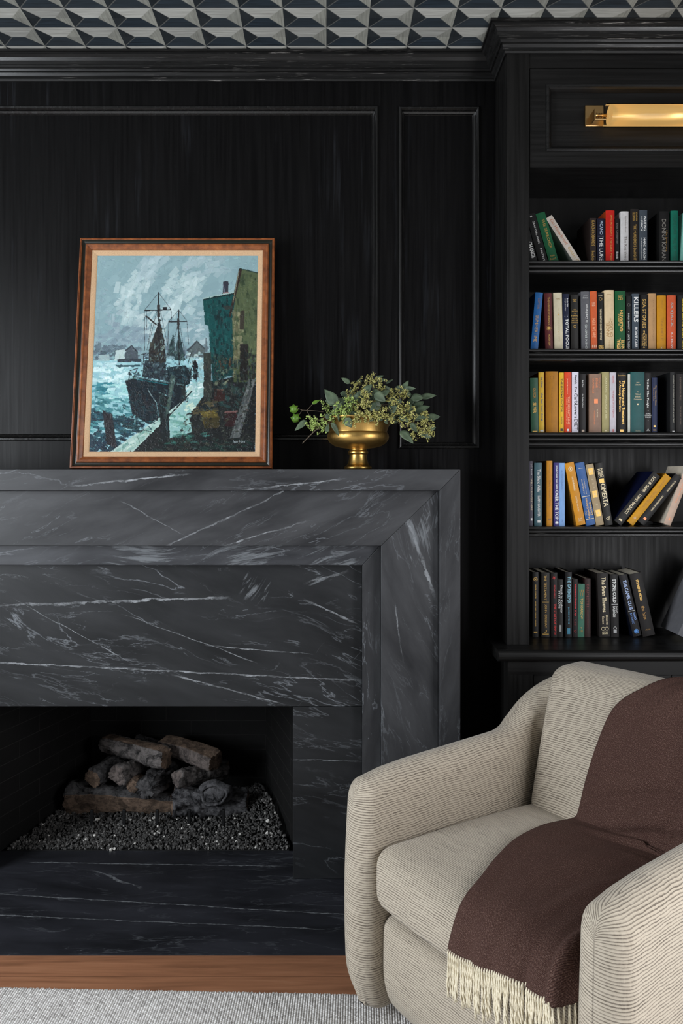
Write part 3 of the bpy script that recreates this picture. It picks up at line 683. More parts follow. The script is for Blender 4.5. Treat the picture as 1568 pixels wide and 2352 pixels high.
# ---- middle shelf
bC(80, 155, 972, 'green book with gold letters, leftmost on the middle shelf', (52, 92, 70), [('t', 'QUICK', .18, .38, .4, .5, 'dgold', 1), ('t', 'SILVER', .45, .64, .45, .5, 'gold', 1), ('sq', .975, .5, .6, .02, 'gold')], ang=-.8)
bC(160, 213, 917, 'yellow book with grey letters beside the green book on the middle shelf', (226, 184, 58), [('t', 'Pat Dillon', .08, .25, .34, .55, (60, 80, 110), 1), ('t', 'the last best thing', .34, .80, .40, .55, (70, 95, 130), 1), ('sq', .965, .5, .6, .03, WHT)], ang=-.6, side=(150, 40, 25))
bC(226, 347, 908, 'thick amber book on the middle shelf', (178, 118, 20), [('ring', .10, .5, .16, (140, 90, 14)), ('t', 'The Kite Runner', .25, .85, .12, .5, (150, 98, 16))], ang=-.2)
bC(358, 402, 919, 'thin yellow book with dark letters left of the red orange book on the middle shelf', (226, 178, 42), [('t', 'THE ENZYME FACTOR', .10, .66, .38, .5, (60, 50, 30), 1), ('t', 'SHINYA', .73, .86, .3, .5, (60, 50, 30)), ('sq', .95, .5, .5, .04, (50, 45, 40))])
bC(407, 475, 917, 'red orange book on the middle shelf', (216, 70, 36), [('t', 'JAMES ROMAN', .10, .35, .2, .4, (240, 190, 150)), ('t', 'THE SECRET LINE', .40, .86, .24, .62, (240, 190, 150)), ('t', 'FROM MANAGEMENT', .42, .86, .16, .34, (240, 190, 150)), ('sq', .955, .5, .3, .04, WHT)])
bC(482, 546, 914, 'white book with bold black letters on the middle shelf', (218, 214, 226), [('t', 'Health.  The', .05, .33, .36, .55, (20, 20, 20), 1), ('t', 'CarbLovers', .35, .76, .52, .58, (15, 15, 15), 1), ('t', 'DIET', .78, .95, .55, .58, (15, 15, 15))])
bC(554, 617, 931, 'black book with small white letters right of the white book on the middle shelf', (38, 34, 34), [('t', 'Bob Zuist', .11, .23, .2, .5, WHT), ('t', "Our Robber's Story", .34, .58, .2, .5, WHT), ('sq', .965, .55, .4, .035, (190, 170, 150))])
bC(652, 767, 931, 'thick taupe book with a copper square on its spine', (146, 116, 98), [('t', 'The Story of', .07, .24, .13, .82, 'copper'), ('t', 'EDGAR', .08, .24, .18, .62, 'copper'), ('t', 'SAWTELLE', .08, .33, .14, .32, 'copper'), ('sq', .465, .55, .32, .075, 'copper'), ('t', 'DAVID', .61, .74, .1, .66, CRM), ('t', 'WROBLEWSKI', .62, .86, .1, .42, 'copper')])
bC(776, 846, 914, 'khaki book with pale letters on the middle shelf, right of the taupe book', (166, 156, 108), [('t', 'LAURIE R KING', .08, .34, .24, .55, (222, 214, 170)), ('t', 'LANGUAGE OF BEES', .38, .78, .24, .55, (222, 214, 170)), ('sq', .965, .5, .2, .02, CRM)])
bC(852, 915, 918, 'pale lilac grey book with red letters on the middle shelf', (204, 198, 206), [('t', 'GERHARD', .05, .18, .18, .5, (200, 60, 60)), ('t', 'The Engines of Our Ingenuity', .29, .75, .24, .5, (180, 50, 60)), ('sq', .965, .5, .2, .05, (190, 110, 110))])
bC(924, 1010, 922, 'black book with two lines of gold letters on the middle shelf', (34, 31, 29), [('h', 'Current Series', .045, .022, .9, 'gold'), ('t', 'The Nature and Treatment', .13, .86, .32, .70, 'gold', 1), ('t', 'of Anxiety Disorders', .13, .65, .28, .28, 'gold', 1), ('sq', .965, .5, .4, .04, 'gold')])
bC(1030, 1052, 935, 'very thin white book beside the teal book on the middle shelf', (212, 212, 200), [])
bC(1056, 1190, 915, 'thick teal book with cream letters in level lines on the middle shelf', (38, 88, 88), [('h', 'JAN', .175, .022, .22, CRM), ('h', 'KARON', .21, .022, .42, CRM), ('h', 'The', .325, .022, .15, CRM), ('h', 'Mitford', .365, .028, .36, CRM), ('h', 'Bedside', .405, .028, .36, CRM), ('h', 'Companion', .45, .028, .56, CRM), ('sq', .53, .5, .12, .025, CRM), ('h', 'VIKING', .97, .012, .35, CRM)])
bC(1192, 1257, 923, 'black book with white letters right of the thick teal book', (40, 37, 38), [('t', 'First Star I See Tonight', .10, .58, .36, .45, WHT, 1), ('sq', .63, .5, .08, .01, WHT), ('h', 'SUSAN', .68, .022, .7, WHT), ('h', 'ELIZABETH', .71, .022, .95, WHT), ('h', 'PHILLIPS', .74, .022, .85, WHT), ('sq', .795, .5, .08, .01, WHT), ('h', 'A', .95, .04, .4, WHT)])
bC(1264, 1316, 970, 'short navy book with gold letters on the middle shelf', (36, 46, 78), [('t', 'The Visionary Ethics', .14, .50, .26, .68, 'gold'), ('t', 'Garrett Stiles', .18, .42, .16, .35, 'gold'), ('sq', .88, .5, .4, .03, 'gold'), ('h', 'NOVEL', .95, .02, .6, 'gold')])
bC(1440, 1494, 916, 'black book with one line of tiny white letters at the right of the middle shelf', (40, 41, 42), [('t', 'HOUNDING THE GEOGRAPHY, MAKING PLACES & LAND TRUST', .05, .84, .22, .6, (190, 185, 170)), ('sq', .975, .6, .4, .015, WHT)])
bC(1500, 1590, 934, 'dark brown book cut by the picture edge on the middle shelf', (38, 33, 31), [('t', 'NEW AMERICAN PRESS', .06, .45, .16, .45, (110, 90, 75)), ('t', 'THE JOURNEY OF MAN', .55, .86, .16, .45, (110, 90, 75))])
# ---- fourth shelf
bD(52, 101, 124, 'dark plum book mostly behind the stile, leftmost on the fourth shelf', (66, 62, 76), [('t', 'J.C. Book', .04, .22, .3, .72, WHT), ('t', 'WELL VAN WERE HERE', .27, .76, .3, .72, CRM), ('sq', .90, .7, .3, .04, WHT)], ang=-.4)
bD(113, 186, 141, 'grey teal book with white letters on the fourth shelf', (74, 108, 118), [('t', 'The Silent Wife', .10, .46, .40, .6, WHT, 1), ('t', 'KARIN SLAUGHTER', .52, .85, .32, .6, WHT, 1), ('sq', .93, .6, .4, .04, WHT)])
bD(234, 290, 122, 'narrow amber book left of the purple book on the fourth shelf', (196, 132, 34), [('t', 'PARIS', .06, .18, .22, .5, 'dgold'), ('t', 'Daily Rituals Paris', .30, .70, .34, .5, (140, 95, 30)), ('sq', .90, .5, .5, .03, (140, 95, 30))], side=(110, 76, 34))
bD(302, 357, 140, 'purple book with bold white letters on the fourth shelf', (58, 52, 112), [('t', 'JONATHAN VAN NESS', .04, .42, .30, .5, WHT, 1), ('t', 'OVER THE TOP', .44, .90, .56, .55, WHT, 1), ('ring', .95, .55, .28, WHT), ('sq', .95, .55, .3, .025, WHT)])
bD(359, 412, 142, 'light blue book right of the purple book on the fourth shelf', (126, 164, 214), [('t', 'A THOUSAND', .12, .42, .28, .45, (85, 120, 175)), ('h', 'X', .92, .04, .3, (85, 120, 175))])
bD(526, 618, 131, 'amber book with a round white emblem leaning left on the fourth shelf', (204, 138, 32), [('ring', .10, .5, .24, CRM), ('sq', .10, .5, .16, .025, CRM), ('t', 'THE FOUR WINDS', .22, .45, .18, .52, CRM, 1), ('t', 'KRISTIN HANNAH', .54, .78, .16, .52, CRM), ('h', 'S M', .90, .03, .35, CRM), ('h', 'GRIFFIN', .93, .018, .45, CRM)], ang=-10.8, side=(132, 88, 26))
bD(626, 714, 131, 'blue book with pale gold letters leaning left on the fourth shelf', (58, 96, 152), [('h', '______', .09, .006, .5, CRM), ('u', 'Edited and Compiled by', .26, .50, .12, .62, CRM), ('u', 'E. M. B. WELL-DEMP M.D.', .26, .50, .13, .36, CRM), ('sq', .54, .5, .9, .008, CRM), ('u', 'The', .76, .84, .18, .16, 'gold'), ('u', 'Multiple Sclerosis', .57, .90, .28, .48, 'gold'), ('u', 'Diet Book', .64, .84, .24, .78, 'gold'), ('sq', .90, .5, .9, .008, CRM)], ang=-10.4)
bD(721, 797, 147, 'tan book with three gold squares leaning left on the fourth shelf', (164, 144, 112), [('sq', .12, .5, .62, .105, 'gold'), ('sq', .49, .5, .62, .105, 'gold'), ('sq', .80, .5, .62, .105, 'gold'), ('star', .12, .5, .26, 10, CRM), ('star', .49, .5, .26, 10, CRM), ('star', .80, .5, .26, 10, CRM), ('h', 'R', .25, .02, .15, CRM), ('h', 'U', .32, .02, .15, CRM), ('h', 'M', .39, .02, .15, CRM), ('h', '53', .66, .03, .25, CRM)], ang=-10)
bD(806, 883, 137, 'black book with large cream letters leaning left on the fourth shelf', (48, 46, 43), [('t', 'MARIO', .09, .23, .30, .70, CRM, 1), ('t', 'PUZO', .09, .23, .30, .34, CRM, 1), ('sq', .285, .5, .6, .07, 'gold'), ('t', 'OMERTA', .33, .70, .62, .55, CRM, 1), ('h', '<II', .89, .07, .5, CRM)], ang=-9.5)
HG = bD(852, 962, 224, 'black book with a blue side leaning right against an amber book, fourth shelf', (38, 36, 34), [('t', 'HOUR GAME', .06, .36, .36, .5, CRM, 1), ('t', 'DAVID BALDACCI', .42, .80, .36, .5, CRM, 1), ('sq', .93, .5, .4, .03, CRM)], ang=38.6, side=(16, 24, 66))
bD(985, 1080, 244, 'amber book leaning right between two black books on the fourth shelf', (208, 148, 24), [('t', 'Lisa Jewell', .10, .26, .3, .5, (165, 110, 14)), ('t', 'Then She Was Gone', .32, .66, .34, .5, (172, 116, 14)), ('ring', .88, .5, .14, WHT)], ang=38.6, side=(150, 102, 18))
bD(1085, 1188, 244, 'black book with tiny white letters leaning right beside the amber book on the fourth shelf', (38, 35, 34), [('t', 'MY FORMER SMITH', .10, .32, .2, .55, CRM, 1), ('t', 'RONNA WESTBROOK MURPHY', .42, .74, .2, .5, CRM, 1), ('sq', .90, .5, .35, .04, 'copper')], ang=38.6)
bD(1370, 1445, 172, 'pale cream book leaning right at the picture edge on the fourth shelf', (205, 176, 156), [('t', 'Then Came the Morning', .10, .62, .26, .5, 'copper'), ('h', 'A', .9, .05, .3, 'copper')], ang=21, side=(212, 200, 182))
# ---- on the counter
bE(96, 153, 145, 'black book with a round gold emblem, leftmost on the cabinet counter', (32, 31, 30), [('ring', .11, .5, .34, 'gold'), ('star', .11, .5, .26, 6, 'gold'), ('t', 'WINTER COUNTER', .19, .41, .2, .5, 'gold', 1), ('t', 'MARIE DHEA WINDEL WINDER', .45, .84, .16, .5, 'gold', 1), ('sq', .925, .5, .6, .018, 'gold')])
bE(182, 262, 150, 'dark grey brown book with tall gold letters on the cabinet counter', (58, 55, 50), [('t', 'THE TESTAMENT', .04, .43, .30, .46, 'gold'), ('t', '|', .455, .46, .8, .5, 'gold'), ('t', 'JOHN GRISHAM', .49, .86, .34, .5, 'gold'), ('h', 'J', .91, .04, .3, 'gold'), ('sq', .955, .5, .8, .012, 'gold')])
bE(274, 338, 150, 'black book with red letters on the cabinet counter, right of the grey brown book', (36, 31, 30), [('star', .08, .5, .4, 9, (205, 40, 40)), ('t', 'STEVEN ISLE', .19, .40, .22, .55, (205, 45, 42), 1), ('t', 'THE STATE OF EMPTY', .48, .97, .36, .65, (215, 45, 42), 1)])
bE(344, 392, 217, 'short dark grey book with slanted white letters on the cabinet counter', (56, 54, 52), [('t', 'Death in Kashmir', .10, .58, .42, .72, WHT, 1), ('t', 'M M KAYE', .20, .50, .36, .25, WHT, 1), ('sq', .85, .5, .4, .12, (170, 170, 168))])
bE(417, 480, 145, 'black book with light blue letters on the cabinet counter', (36, 38, 41), [('t', 'THE GATEKEEPER', .07, .48, .44, .55, (150, 205, 225), 1), ('t', 'JAMES BYRNE', .54, .80, .24, .5, (90, 165, 195), 1), ('sq', .91, .5, .45, .09, (60, 135, 165))])
bE(487, 538, 212, 'dark brown book with bright red letters between black and green books on the counter', (44, 36, 36), [('t', 'Musseen Person Key', .09, .64, .46, .5, (215, 50, 55), 1), ('t', 'Lee', .70, .80, .3, .5, (160, 40, 45)), ('ring', .90, .5, .2, (215, 50, 55))])
bE(538, 602, 262, 'short sea green book on the cabinet counter', (66, 116, 96), [('h', 'III', .13, .05, .6, 'dgold'), ('h', 'I I', .19, .06, .4, 'dgold'), ('t', 'TOMORROW', .27, .66, .34, .55, 'gold'), ('h', 'T', .83, .03, .2, 'gold'), ('h', 'III', .89, .04, .45, 'dgold')], ang=.6)
bE(607, 664, 208, 'dark maroon book right of the sea green book on the counter', (68, 44, 42), [('t', 'BRUNETTI', .10, .48, .4, .5, (110, 42, 40)), ('t', 'SCOTT TUROW', .54, .84, .2, .5, (110, 42, 40))])
bE(752, 858, 154, 'thick black book with large cream letters on the cabinet counter', (42, 37, 35), [('t', 'The Swan Thieves', .06, .61, .38, .55, CRM, 1), ('t', 'Elizabeth', .66, .81, .2, .74, CRM), ('t', 'Kostova', .68, .80, .2, .38, CRM), ('ring', .87, .34, .17, CRM), ('ring', .87, .68, .17, CRM), ('h', 'LITTLE', .925, .02, .5, CRM, 1), ('h', 'BROWN', .95, .02, .5, CRM, 1)], ang=-2.2)
bE(864, 942, 166, 'black book with two sizes of white letters right of the thick cream lettered one', (38, 36, 35), [('t', 'STONE COLD', .08, .45, .44, .5, WHT, 1), ('t', '|', .475, .48, .8, .5, WHT), ('t', 'DAVID', .51, .62, .22, .72, WHT), ('t', 'BALDACCI', .51, .68, .30, .42, WHT, 1), ('ring', .86, .5, .2, WHT), ('sq', .91, .5, .4, .05, (170, 170, 170))], ang=-1)
bE(1082, 1166, 162, 'black book with light blue letters leaning left on the cabinet counter', (38, 36, 38), [('t', 'THE CAMEL CLUB', .09, .57, .42, .5, (170, 190, 230), 1), ('t', '|', .585, .59, .8, .5, WHT), ('t', 'DAVID', .62, .74, .24, .72, (130, 165, 225), 1), ('t', 'BALDACCI', .62, .80, .24, .36, (110, 150, 215)), ('ring', .92, .5, .28, (90, 150, 220)), ('sq', .92, .5, .3, .04, (90, 150, 220))], ang=-13.4, side=(16, 22, 40))
bE(1178, 1300, 145, 'thick black book with gold letters leaning left, last of the row on the counter', (38, 34, 33), [('t', 'STEPHENIE MEYER', .10, .44, .20, .5, 'gold', 1), ('t', 'the host', .52, .74, .28, .5, 'dgold'), ('h', 'LITTLE BROWN', .90, .018, .42, 'dgold')], ang=-12.5)
bE(1490, 1640, 60, 'grey book leaning right at the picture edge on the cabinet counter', (104, 104, 108), [], ang=25, ds=-.06)
# ================================================================ PAINTING (leans on the wall, stands on the mantel)
PWD, PHT = .739, .884
ZM = oT + .0003
th = math.asin(.11 / .884)
pa = thing('framed_painting', 'framed harbour painting of fishing boats leaning against the wall on the mantel', 'painting', (-.624, 2.70, ZM + .0042))
pa.rotation_euler = (-th, 0, 0)
t = NT('walnut_brown_frame', .38, spec=.45)
p = t.coords('Object'); n = t.noise(t.mapping(p, scale=(30, 30, 30)), 1.0, 6, .7)
t.color(t.ramp(n, [(.3, rgb(84, 42, 20)), (.6, rgb(142, 80, 40)), (.85, rgb(176, 108, 58))])); t.bump(n, .1, .0006); M_fr = t.m
M_frd = simple('olive_black_band', rgb(27, 27, 18), .35)
t = NT('linen_liner', .8); n = t.noise(t.mapping(t.coords('Object'), scale=(700, 700, 700)), 1, 2)
t.color(t.ramp(n, [(.3, rgb(176, 142, 108)), (.7, rgb(214, 178, 140))])); t.bump(n, .2, .0004); M_ln = t.m
def pframe(name, prof, mat):
    mb = frame_sweep(-PWD / 2, PWD / 2, 0, PHT, prof, 0.0)
    return mb.build(name, mat, pa, local=True)
pframe('outer_moulding', [(0.002, -.032), (0, -.030), (0, -.005), (.002, -.0012), (.0045, -.0010), (.0055, -.003), (.0062, -.003), (.0068, -.0015), (.0078, -.0022), (.0086, -.005)], M_fr)
pframe('dark_band', [(.0085, -.0048), (.012, -.0095), (.018, -.0115), (.0215, -.0110)], M_frd)
pframe('inner_moulding', [(.0213, -.0112), (.0220, -.006), (.0245, -.003), (.028, -.002), (.031, -.0028), (.0318, -.0045), (.0326, -.0045), (.036, -.0075), (.0425, -.0125), (.0440, -.0165)], M_fr)
pframe('liner', [(.0438, -.0160), (.0460, -.0150), (.0600, -.0185), (.0635, -.0205), (.0645, -.0235)], M_ln)
# --- the canvas: palette-knife harbour scene, laid down stroke by stroke on a fine mesh
NXc, NYc = 420, 520
U, V_ = np.meshgrid(np.linspace(0, 1, NXc), np.linspace(0, 1, NYc))          # V_ runs from the top edge down
TLc, TRc, BRc, BLc = [np.array(q, float) for q in ((270, 157), (1375, 162), (1340, 1540), (187, 1532))]
GX = (TLc[0] * (1 - U) + TRc[0] * U) * (1 - V_) + (BLc[0] * (1 - U) + BRc[0] * U) * V_
GY = (TLc[1] * (1 - U) + TRc[1] * U) * (1 - V_) + (BLc[1] * (1 - U) + BRc[1] * U) * V_
IMG = np.zeros((NYc, NXc, 3)); HGT = np.zeros((NYc, NXc))
prng = np.random.default_rng(5)
def inpoly(P, X, Y):
    ins = np.zeros(X.shape, bool); n = len(P)
    for i in range(n):
        x1, y1 = P[i]; x2, y2 = P[(i + 1) % n]
        if y1 == y2: continue
        c = ((y1 > Y) != (y2 > Y)) & (X < (x2 - x1) * (Y - y1) / (y2 - y1) + x1)
        ins ^= c
    return ins
def win(x0, x1, y0, y1):
    u0 = max(0, int((x0 - 290) / 1150 * NXc) - 4 if x0 > 290 else 0); 
    j0 = max(0, int((y0 - 165) / 1378 * NYc) - 4); j1 = min(NYc, int((y1 - 155) / 1372 * NYc) + 6)
    i0 = max(0, int((x0 - 272) / 1105 * NXc) - 6); i1 = min(NXc, int((x1 - 185) / 1105 * NXc) + 8)
    return slice(j0, max(j1, j0 + 1)), slice(i0, max(i1, i0 + 1))
def poly(P, c, a=1.0, hh=0.0):
    xs = [q[0] for q in P]; ys = [q[1] for q in P]
    w_ = win(min(xs), max(xs), min(ys), max(ys))
    m = inpoly(P, GX[w_], GY[w_])
    IMG[w_][m] = IMG[w_][m] * (1 - a) + np.array(c, float) * a
    if hh: HGT[w_][m] = hh
def line(x1, y1, x2, y2, wd, c, a=1.0):
    L = math.hypot(x2 - x1, y2 - y1) + 1e-6; nx, ny = -(y2 - y1) / L * wd / 2, (x2 - x1) / L * wd / 2
    poly([(x1 + nx, y1 + ny), (x2 + nx, y2 + ny), (x2 - nx, y2 - ny), (x1 - nx, y1 - ny)], c, a)
def dab(x, y, l, wd, ang, c, a=.9):
    ca, sa = math.cos(ang), math.sin(ang); k = prng.uniform(.6, 1.0, 4)
    P = [(-l * k[0], -wd), (l * k[1], -wd * k[2]), (l * k[3], wd), (-l * k[2], wd * k[1])]
    poly([(x + q[0] * ca - q[1] * sa, y + q[0] * sa + q[1] * ca) for q in P], c, a, prng.uniform(-1, 1))
def dabs(P, n, c0, c1, l, wd, ang, da=.3, a=.85):
    xs = [q[0] for q in P]; ys = [q[1] for q in P]; k = 0
    while k < n:
        x, y = prng.uniform(min(xs), max(xs)), prng.uniform(min(ys), max(ys))
        if not inpoly(P, np.array([x]), np.array([y]))[0]: continue
        f_ = prng.uniform(0, 1); c = [c0[i] * (1 - f_) + c1[i] * f_ for i in range(3)]
        dab(x, y, l * prng.uniform(.5, 1.3), wd * prng.uniform(.5, 1.4), ang + prng.uniform(-da, da), c, a); k += 1
def scumble(n, P, l, wd, ang, da, jit):          # strokes that drag the colour already lying there
    xs = [q[0] for q in P]; ys = [q[1] for q in P]; k = 0
    while k < n:
        x, y = prng.uniform(min(xs), max(xs)), prng.uniform(min(ys), max(ys)); k += 1
        i = int(np.clip((x - 230) / 1130 * NXc, 0, NXc - 1)); j = int(np.clip((y - 160) / 1375 * NYc, 0, NYc - 1))
        c = IMG[j, i] + prng.normal(0, jit) + prng.normal(0, jit * .3, 3)
        dab(GX[j, i], GY[j, i], l * prng.uniform(.5, 1.3), wd * prng.uniform(.5, 1.4), ang + prng.uniform(-da, da), np.clip(c, 2, 240), .75)
ALL = [(187, 157), (1375, 157), (1375, 1540), (187, 1540)]
# sky
gv = (GY - 157) / 760
for i, (a_, b_) in enumerate(((132, 122), (161, 150), (166, 158))): IMG[..., i] = a_ + (b_ - a_) * np.clip(gv, 0, 1)
SKY = [(187, 157), (1375, 157), (1375, 860), (187, 860)]
dabs(SKY, 420, (122, 150, 156), (144, 172, 177), 60, 22, -1.0, .7, .5)
dabs([(390, 390), (470, 300), (560, 250), (700, 300), (570, 420), (530, 640), (430, 650)], 75, (158, 181, 184), (196, 212, 212), 44, 17, -1.1, .5, .55)
dabs([(790, 280), (1010, 320), (910, 560), (770, 600), (690, 480)], 75, (158, 181, 184), (194, 211, 211), 46, 17, -.9, .5, .55)
dabs([(560, 170), (760, 170), (620, 330), (560, 330)], 24, (150, 172, 178), (176, 196, 200), 46, 18, -1.0, .4, .6)
dabs([(860, 170), (1160, 180), (1160, 300), (900, 300)], 26, (146, 168, 174), (172, 192, 196), 50, 18, -.6, .5, .6)
dabs([(540, 560), (760, 560), (720, 780), (480, 760)], 40, (158, 178, 182), (190, 206, 206), 36, 14, -.8, .6, .7)
dabs([(320, 560), (420, 560), (410, 720), (320, 720)], 16, (112, 132, 144), (160, 178, 184), 26, 12, -1.2, .4, .7)
dabs([(240, 720), (560, 640), (600, 780), (240, 790)], 40, (104, 126, 138), (140, 160, 168), 40, 16, -.4, .6, .65)
dabs([(860, 600), (1000, 560), (1010, 780), (880, 780)], 26, (132, 156, 164), (186, 200, 202), 30, 12, -.3, .6, .65)
# water
poly([(187, 905), (1010, 890), (1010, 1100), (900, 1200), (300, 1540), (187, 1540)], (150, 190, 196))
dabs([(215, 925), (480, 920), (470, 1090), (215, 1090)], 70, (160, 196, 200), (214, 232, 232), 34, 10, 0, .25, .85)
dabs([(210, 1060), (380, 1060), (340, 1140), (210, 1150)], 26, (36, 110, 122), (84, 150, 160), 34, 8, -.15, .25, .8)
dabs([(380, 1060), (470, 1060), (480, 1200), (260, 1180)], 30, (150, 200, 200), (196, 222, 222), 32, 9, 0, .25, .85)
dabs([(205, 1140), (480, 1170), (500, 1290), (205, 1290)], 70, (44, 108, 116), (140, 188, 190), 32, 9, .15, .3, .85)
dabs([(190, 1240), (460, 1300), (600, 1350), (340, 1535), (190, 1535)], 110, (8, 30, 44), (44, 100, 112), 34, 11, .1, .5, .85)
dabs([(190, 1300), (300, 1300), (280, 1400), (190, 1400)], 16, (60, 130, 138), (110, 170, 172), 26, 6, .1, .3, .8)
dabs([(190, 1400), (330, 1440), (320, 1535), (190, 1535)], 26, (10, 34, 50), (26, 62, 80), 30, 12, -.6, .4, .85)
# far shore
dabs([(230, 800), (1010, 810), (1010, 880), (230, 900)], 120, (62, 78, 90), (110, 128, 136), 22, 10, -.2, .6, .8)
dabs([(235, 770), (300, 800), (460, 790), (460, 840), (235, 850)], 40, (78, 94, 104), (104, 122, 132), 16, 9, -.6, .6, .8)
poly([(385, 835), (445, 825), (445, 905), (375, 905)], (176, 194, 194)); poly([(265, 865), (340, 860), (340, 905), (262, 905)], (150, 172, 174))
poly([(447, 908), (450, 832), (495, 795), (537, 845), (537, 908)], (74, 84, 92)); poly([(450, 832), (495, 795), (537, 845), (530, 850), (495, 808), (455, 842)], (48, 56, 64))
poly([(380, 935), (550, 935), (550, 948), (388, 948)], (52, 84, 92)); poly([(395, 895), (560, 890), (560, 915), (395, 918)], (54, 64, 72))
poly([(880, 845), (945, 765), (1000, 825), (1000, 880), (880, 880)], (82, 94, 96)); poly([(870, 838), (945, 765), (1002, 825), (998, 835), (945, 780), (885, 845)], (60, 68, 72))
poly([(1003, 750), (1014, 750), (1018, 850), (1002, 850)], (92, 106, 112))
dabs([(880, 850), (1010, 840), (1010, 1030), (900, 1030)], 30, (120, 150, 154), (196, 214, 212), 18, 9, 0, .5, .8)
# dark quay mass, right
poly([(900, 1190), (985, 1060), (1350, 1000), (1340, 1540), (330, 1540), (690, 1330), (830, 1220)], (26, 32, 34))
dabs([(900, 1200), (1350, 1050), (1340, 1535), (700, 1535)], 200, (14, 20, 24), (58, 62, 54), 26, 9, -.4, .8, .8)
dabs([(1010, 1060), (1340, 1020), (1320, 1260), (980, 1260)], 70, (16, 40, 44), (60, 92, 88), 24, 9, .9, .7, .75)
dabs([(920, 1180), (1100, 1180), (1060, 1260), (900, 1290)], 34, (64, 58, 42), (110, 102, 74), 20, 6, -.1, .5, .8)
dabs([(720, 1440), (1340, 1450), (1330, 1535), (560, 1535)], 60, (10, 24, 26), (40, 70, 64), 34, 8, .1, .4, .8)
# buildings
poly([(990, 475), (1212, 425), (1190, 1010), (1050, 1060), (1025, 665), (1000, 655)], (10, 66, 66))
dabs([(1000, 485), (1205, 435), (1185, 1000), (1055, 1040), (1030, 660)], 190, (2, 28, 32), (20, 82, 80), 24, 8, 1.45, .25, .75)
dabs([(1085, 560), (1120, 550), (1120, 640), (1080, 640)], 8, (10, 32, 34), (20, 44, 46), 16, 8, 1.5, .2, .9)
line(990, 470, 1212, 424, 9, (150, 176, 172)); line(990, 480, 1212, 434, 10, (8, 38, 40))
poly([(1130, 352), (1150, 346), (1168, 350), (1166, 432), (1127, 434)], (46, 48, 58)); line(1131, 370, 1140, 430, 8, (96, 104, 118)); line(1128, 432, 1168, 428, 8, (150, 120, 118))
poly([(1245, 258), (1375, 292), (1352, 1060), (1195, 1060), (1190, 620)], (74, 86, 60))
dabs([(1245, 280), (1370, 310), (1352, 860), (1200, 860), (1200, 600)], 170, (38, 52, 36), (92, 102, 70), 24, 8, 1.35, .3, .7)
dabs([(1195, 560), (1270, 560), (1262, 800), (1190, 1040)], 80, (84, 84, 62), (140, 138, 108), 22, 7, 1.5, .25, .7)
dabs([(1290, 840), (1350, 840), (1345, 1060), (1290, 1060)], 24, (22, 24, 24), (56, 60, 52), 24, 9, 1.5, .3, .85)
poly([(1240, 258), (1262, 262), (1200, 520), (1175, 610), (1168, 590)], (44, 32, 28)); line(1245, 256, 1375, 290, 8, (34, 54, 48)); line(1240, 275, 1196, 500, 5, (120, 120, 100))
poly([(1240, 795), (1298, 795), (1292, 1050), (1236, 1050)], (30, 28, 26)); poly([(1245, 560), (1275, 555), (1270, 690), (1240, 690)], (50, 46, 38)); poly([(1125, 520), (1195, 520), (1190, 545), (1140, 552)], (40, 48, 46))
poly([(988, 855), (1040, 850), (1042, 1175), (990, 1170)], (52, 58, 54)); dabs([(988, 860), (1040, 860), (1040, 1170), (990, 1170)], 20, (34, 40, 40), (80, 84, 74), 18, 8, 1.5, .2, .8)
dabs([(1070, 900), (1190, 890), (1190, 960), (1070, 960)], 16, (60, 36, 28), (96, 70, 44), 16, 6, 1.4, .4, .8)
dabs([(1070, 960), (1180, 960), (1150, 1080), (1060, 1080)], 20, (90, 100, 84), (150, 156, 130), 18, 6, -1.0, .5, .7)
# walkway and rail beam
poly([(905, 1075), (985, 1040), (985, 1150), (930, 1230), (880, 1290), (905, 1400), (750, 1440), (740, 1290), (830, 1190)], (150, 186, 184))
dabs([(860, 1060), (985, 1050), (970, 1160), (870, 1180)], 40, (150, 180, 182), (210, 224, 222), 18, 8, -.2, .4, .85)
dabs([(745, 1260), (880, 1270), (900, 1400), (750, 1440)], 50, (88, 140, 132), (176, 206, 200), 24, 9, .1, .3, .8)
dabs([(740, 1420), (1000, 1400), (1000, 1470), (720, 1490)], 26, (20, 52, 50), (90, 150, 138), 26, 7, .05, .2, .7)
dabs([(850, 1200), (930, 1180), (920, 1250), (850, 1260)], 12, (190, 206, 190), (214, 222, 206), 16, 8, -.3, .3, .8)
poly([(330, 1534), (680, 1300), (830, 1180), (912, 1072), (906, 1112), (832, 1216), (690, 1346), (512, 1534)], (176, 198, 192))
dabs([(380, 1520), (680, 1310), (720, 1300), (500, 1520)], 40, (120, 160, 152), (206, 220, 212), 30, 9, -.6, .15, .8)
line(500, 1534, 690, 1350, 14, (22, 30, 34)); line(690, 1348, 905, 1120, 9, (30, 40, 44)); line(560, 1385, 640, 1400, 4, (60, 80, 80)); line(520, 1420, 540, 1470, 3, (60, 80, 80))
# boats
poly([(445, 1045), (520, 1018), (740, 1058), (852, 1075), (835, 1190), (690, 1300), (600, 1345), (490, 1275), (470, 1150)], (17, 34, 44))
dabs([(460, 1060), (700, 1070), (660, 1290), (600, 1330), (500, 1270)], 80, (8, 20, 28), (30, 58, 68), 28, 11, 1.3, .4, .8)
dabs([(560, 1130), (740, 1180), (660, 1320), (560, 1300)], 26, (24, 26, 34), (44, 44, 50), 22, 9, .8, .5, .7)
poly([(735, 955), (862, 940), (905, 1000), (890, 1070), (852, 1085), (740, 1060)], (18, 40, 48)); dabs([(740, 960), (860, 945), (890, 1060), (760, 1060)], 36, (10, 24, 32), (50, 84, 92), 18, 7, .6, .7, .8)
poly([(560, 1020), (585, 905), (722, 905), (738, 1045)], (42, 56, 64)); dabs([(560, 910), (730, 910), (740, 1050), (550, 1030)], 70, (20, 30, 38), (96, 120, 126), 14, 5, 1.2, .8, .85)
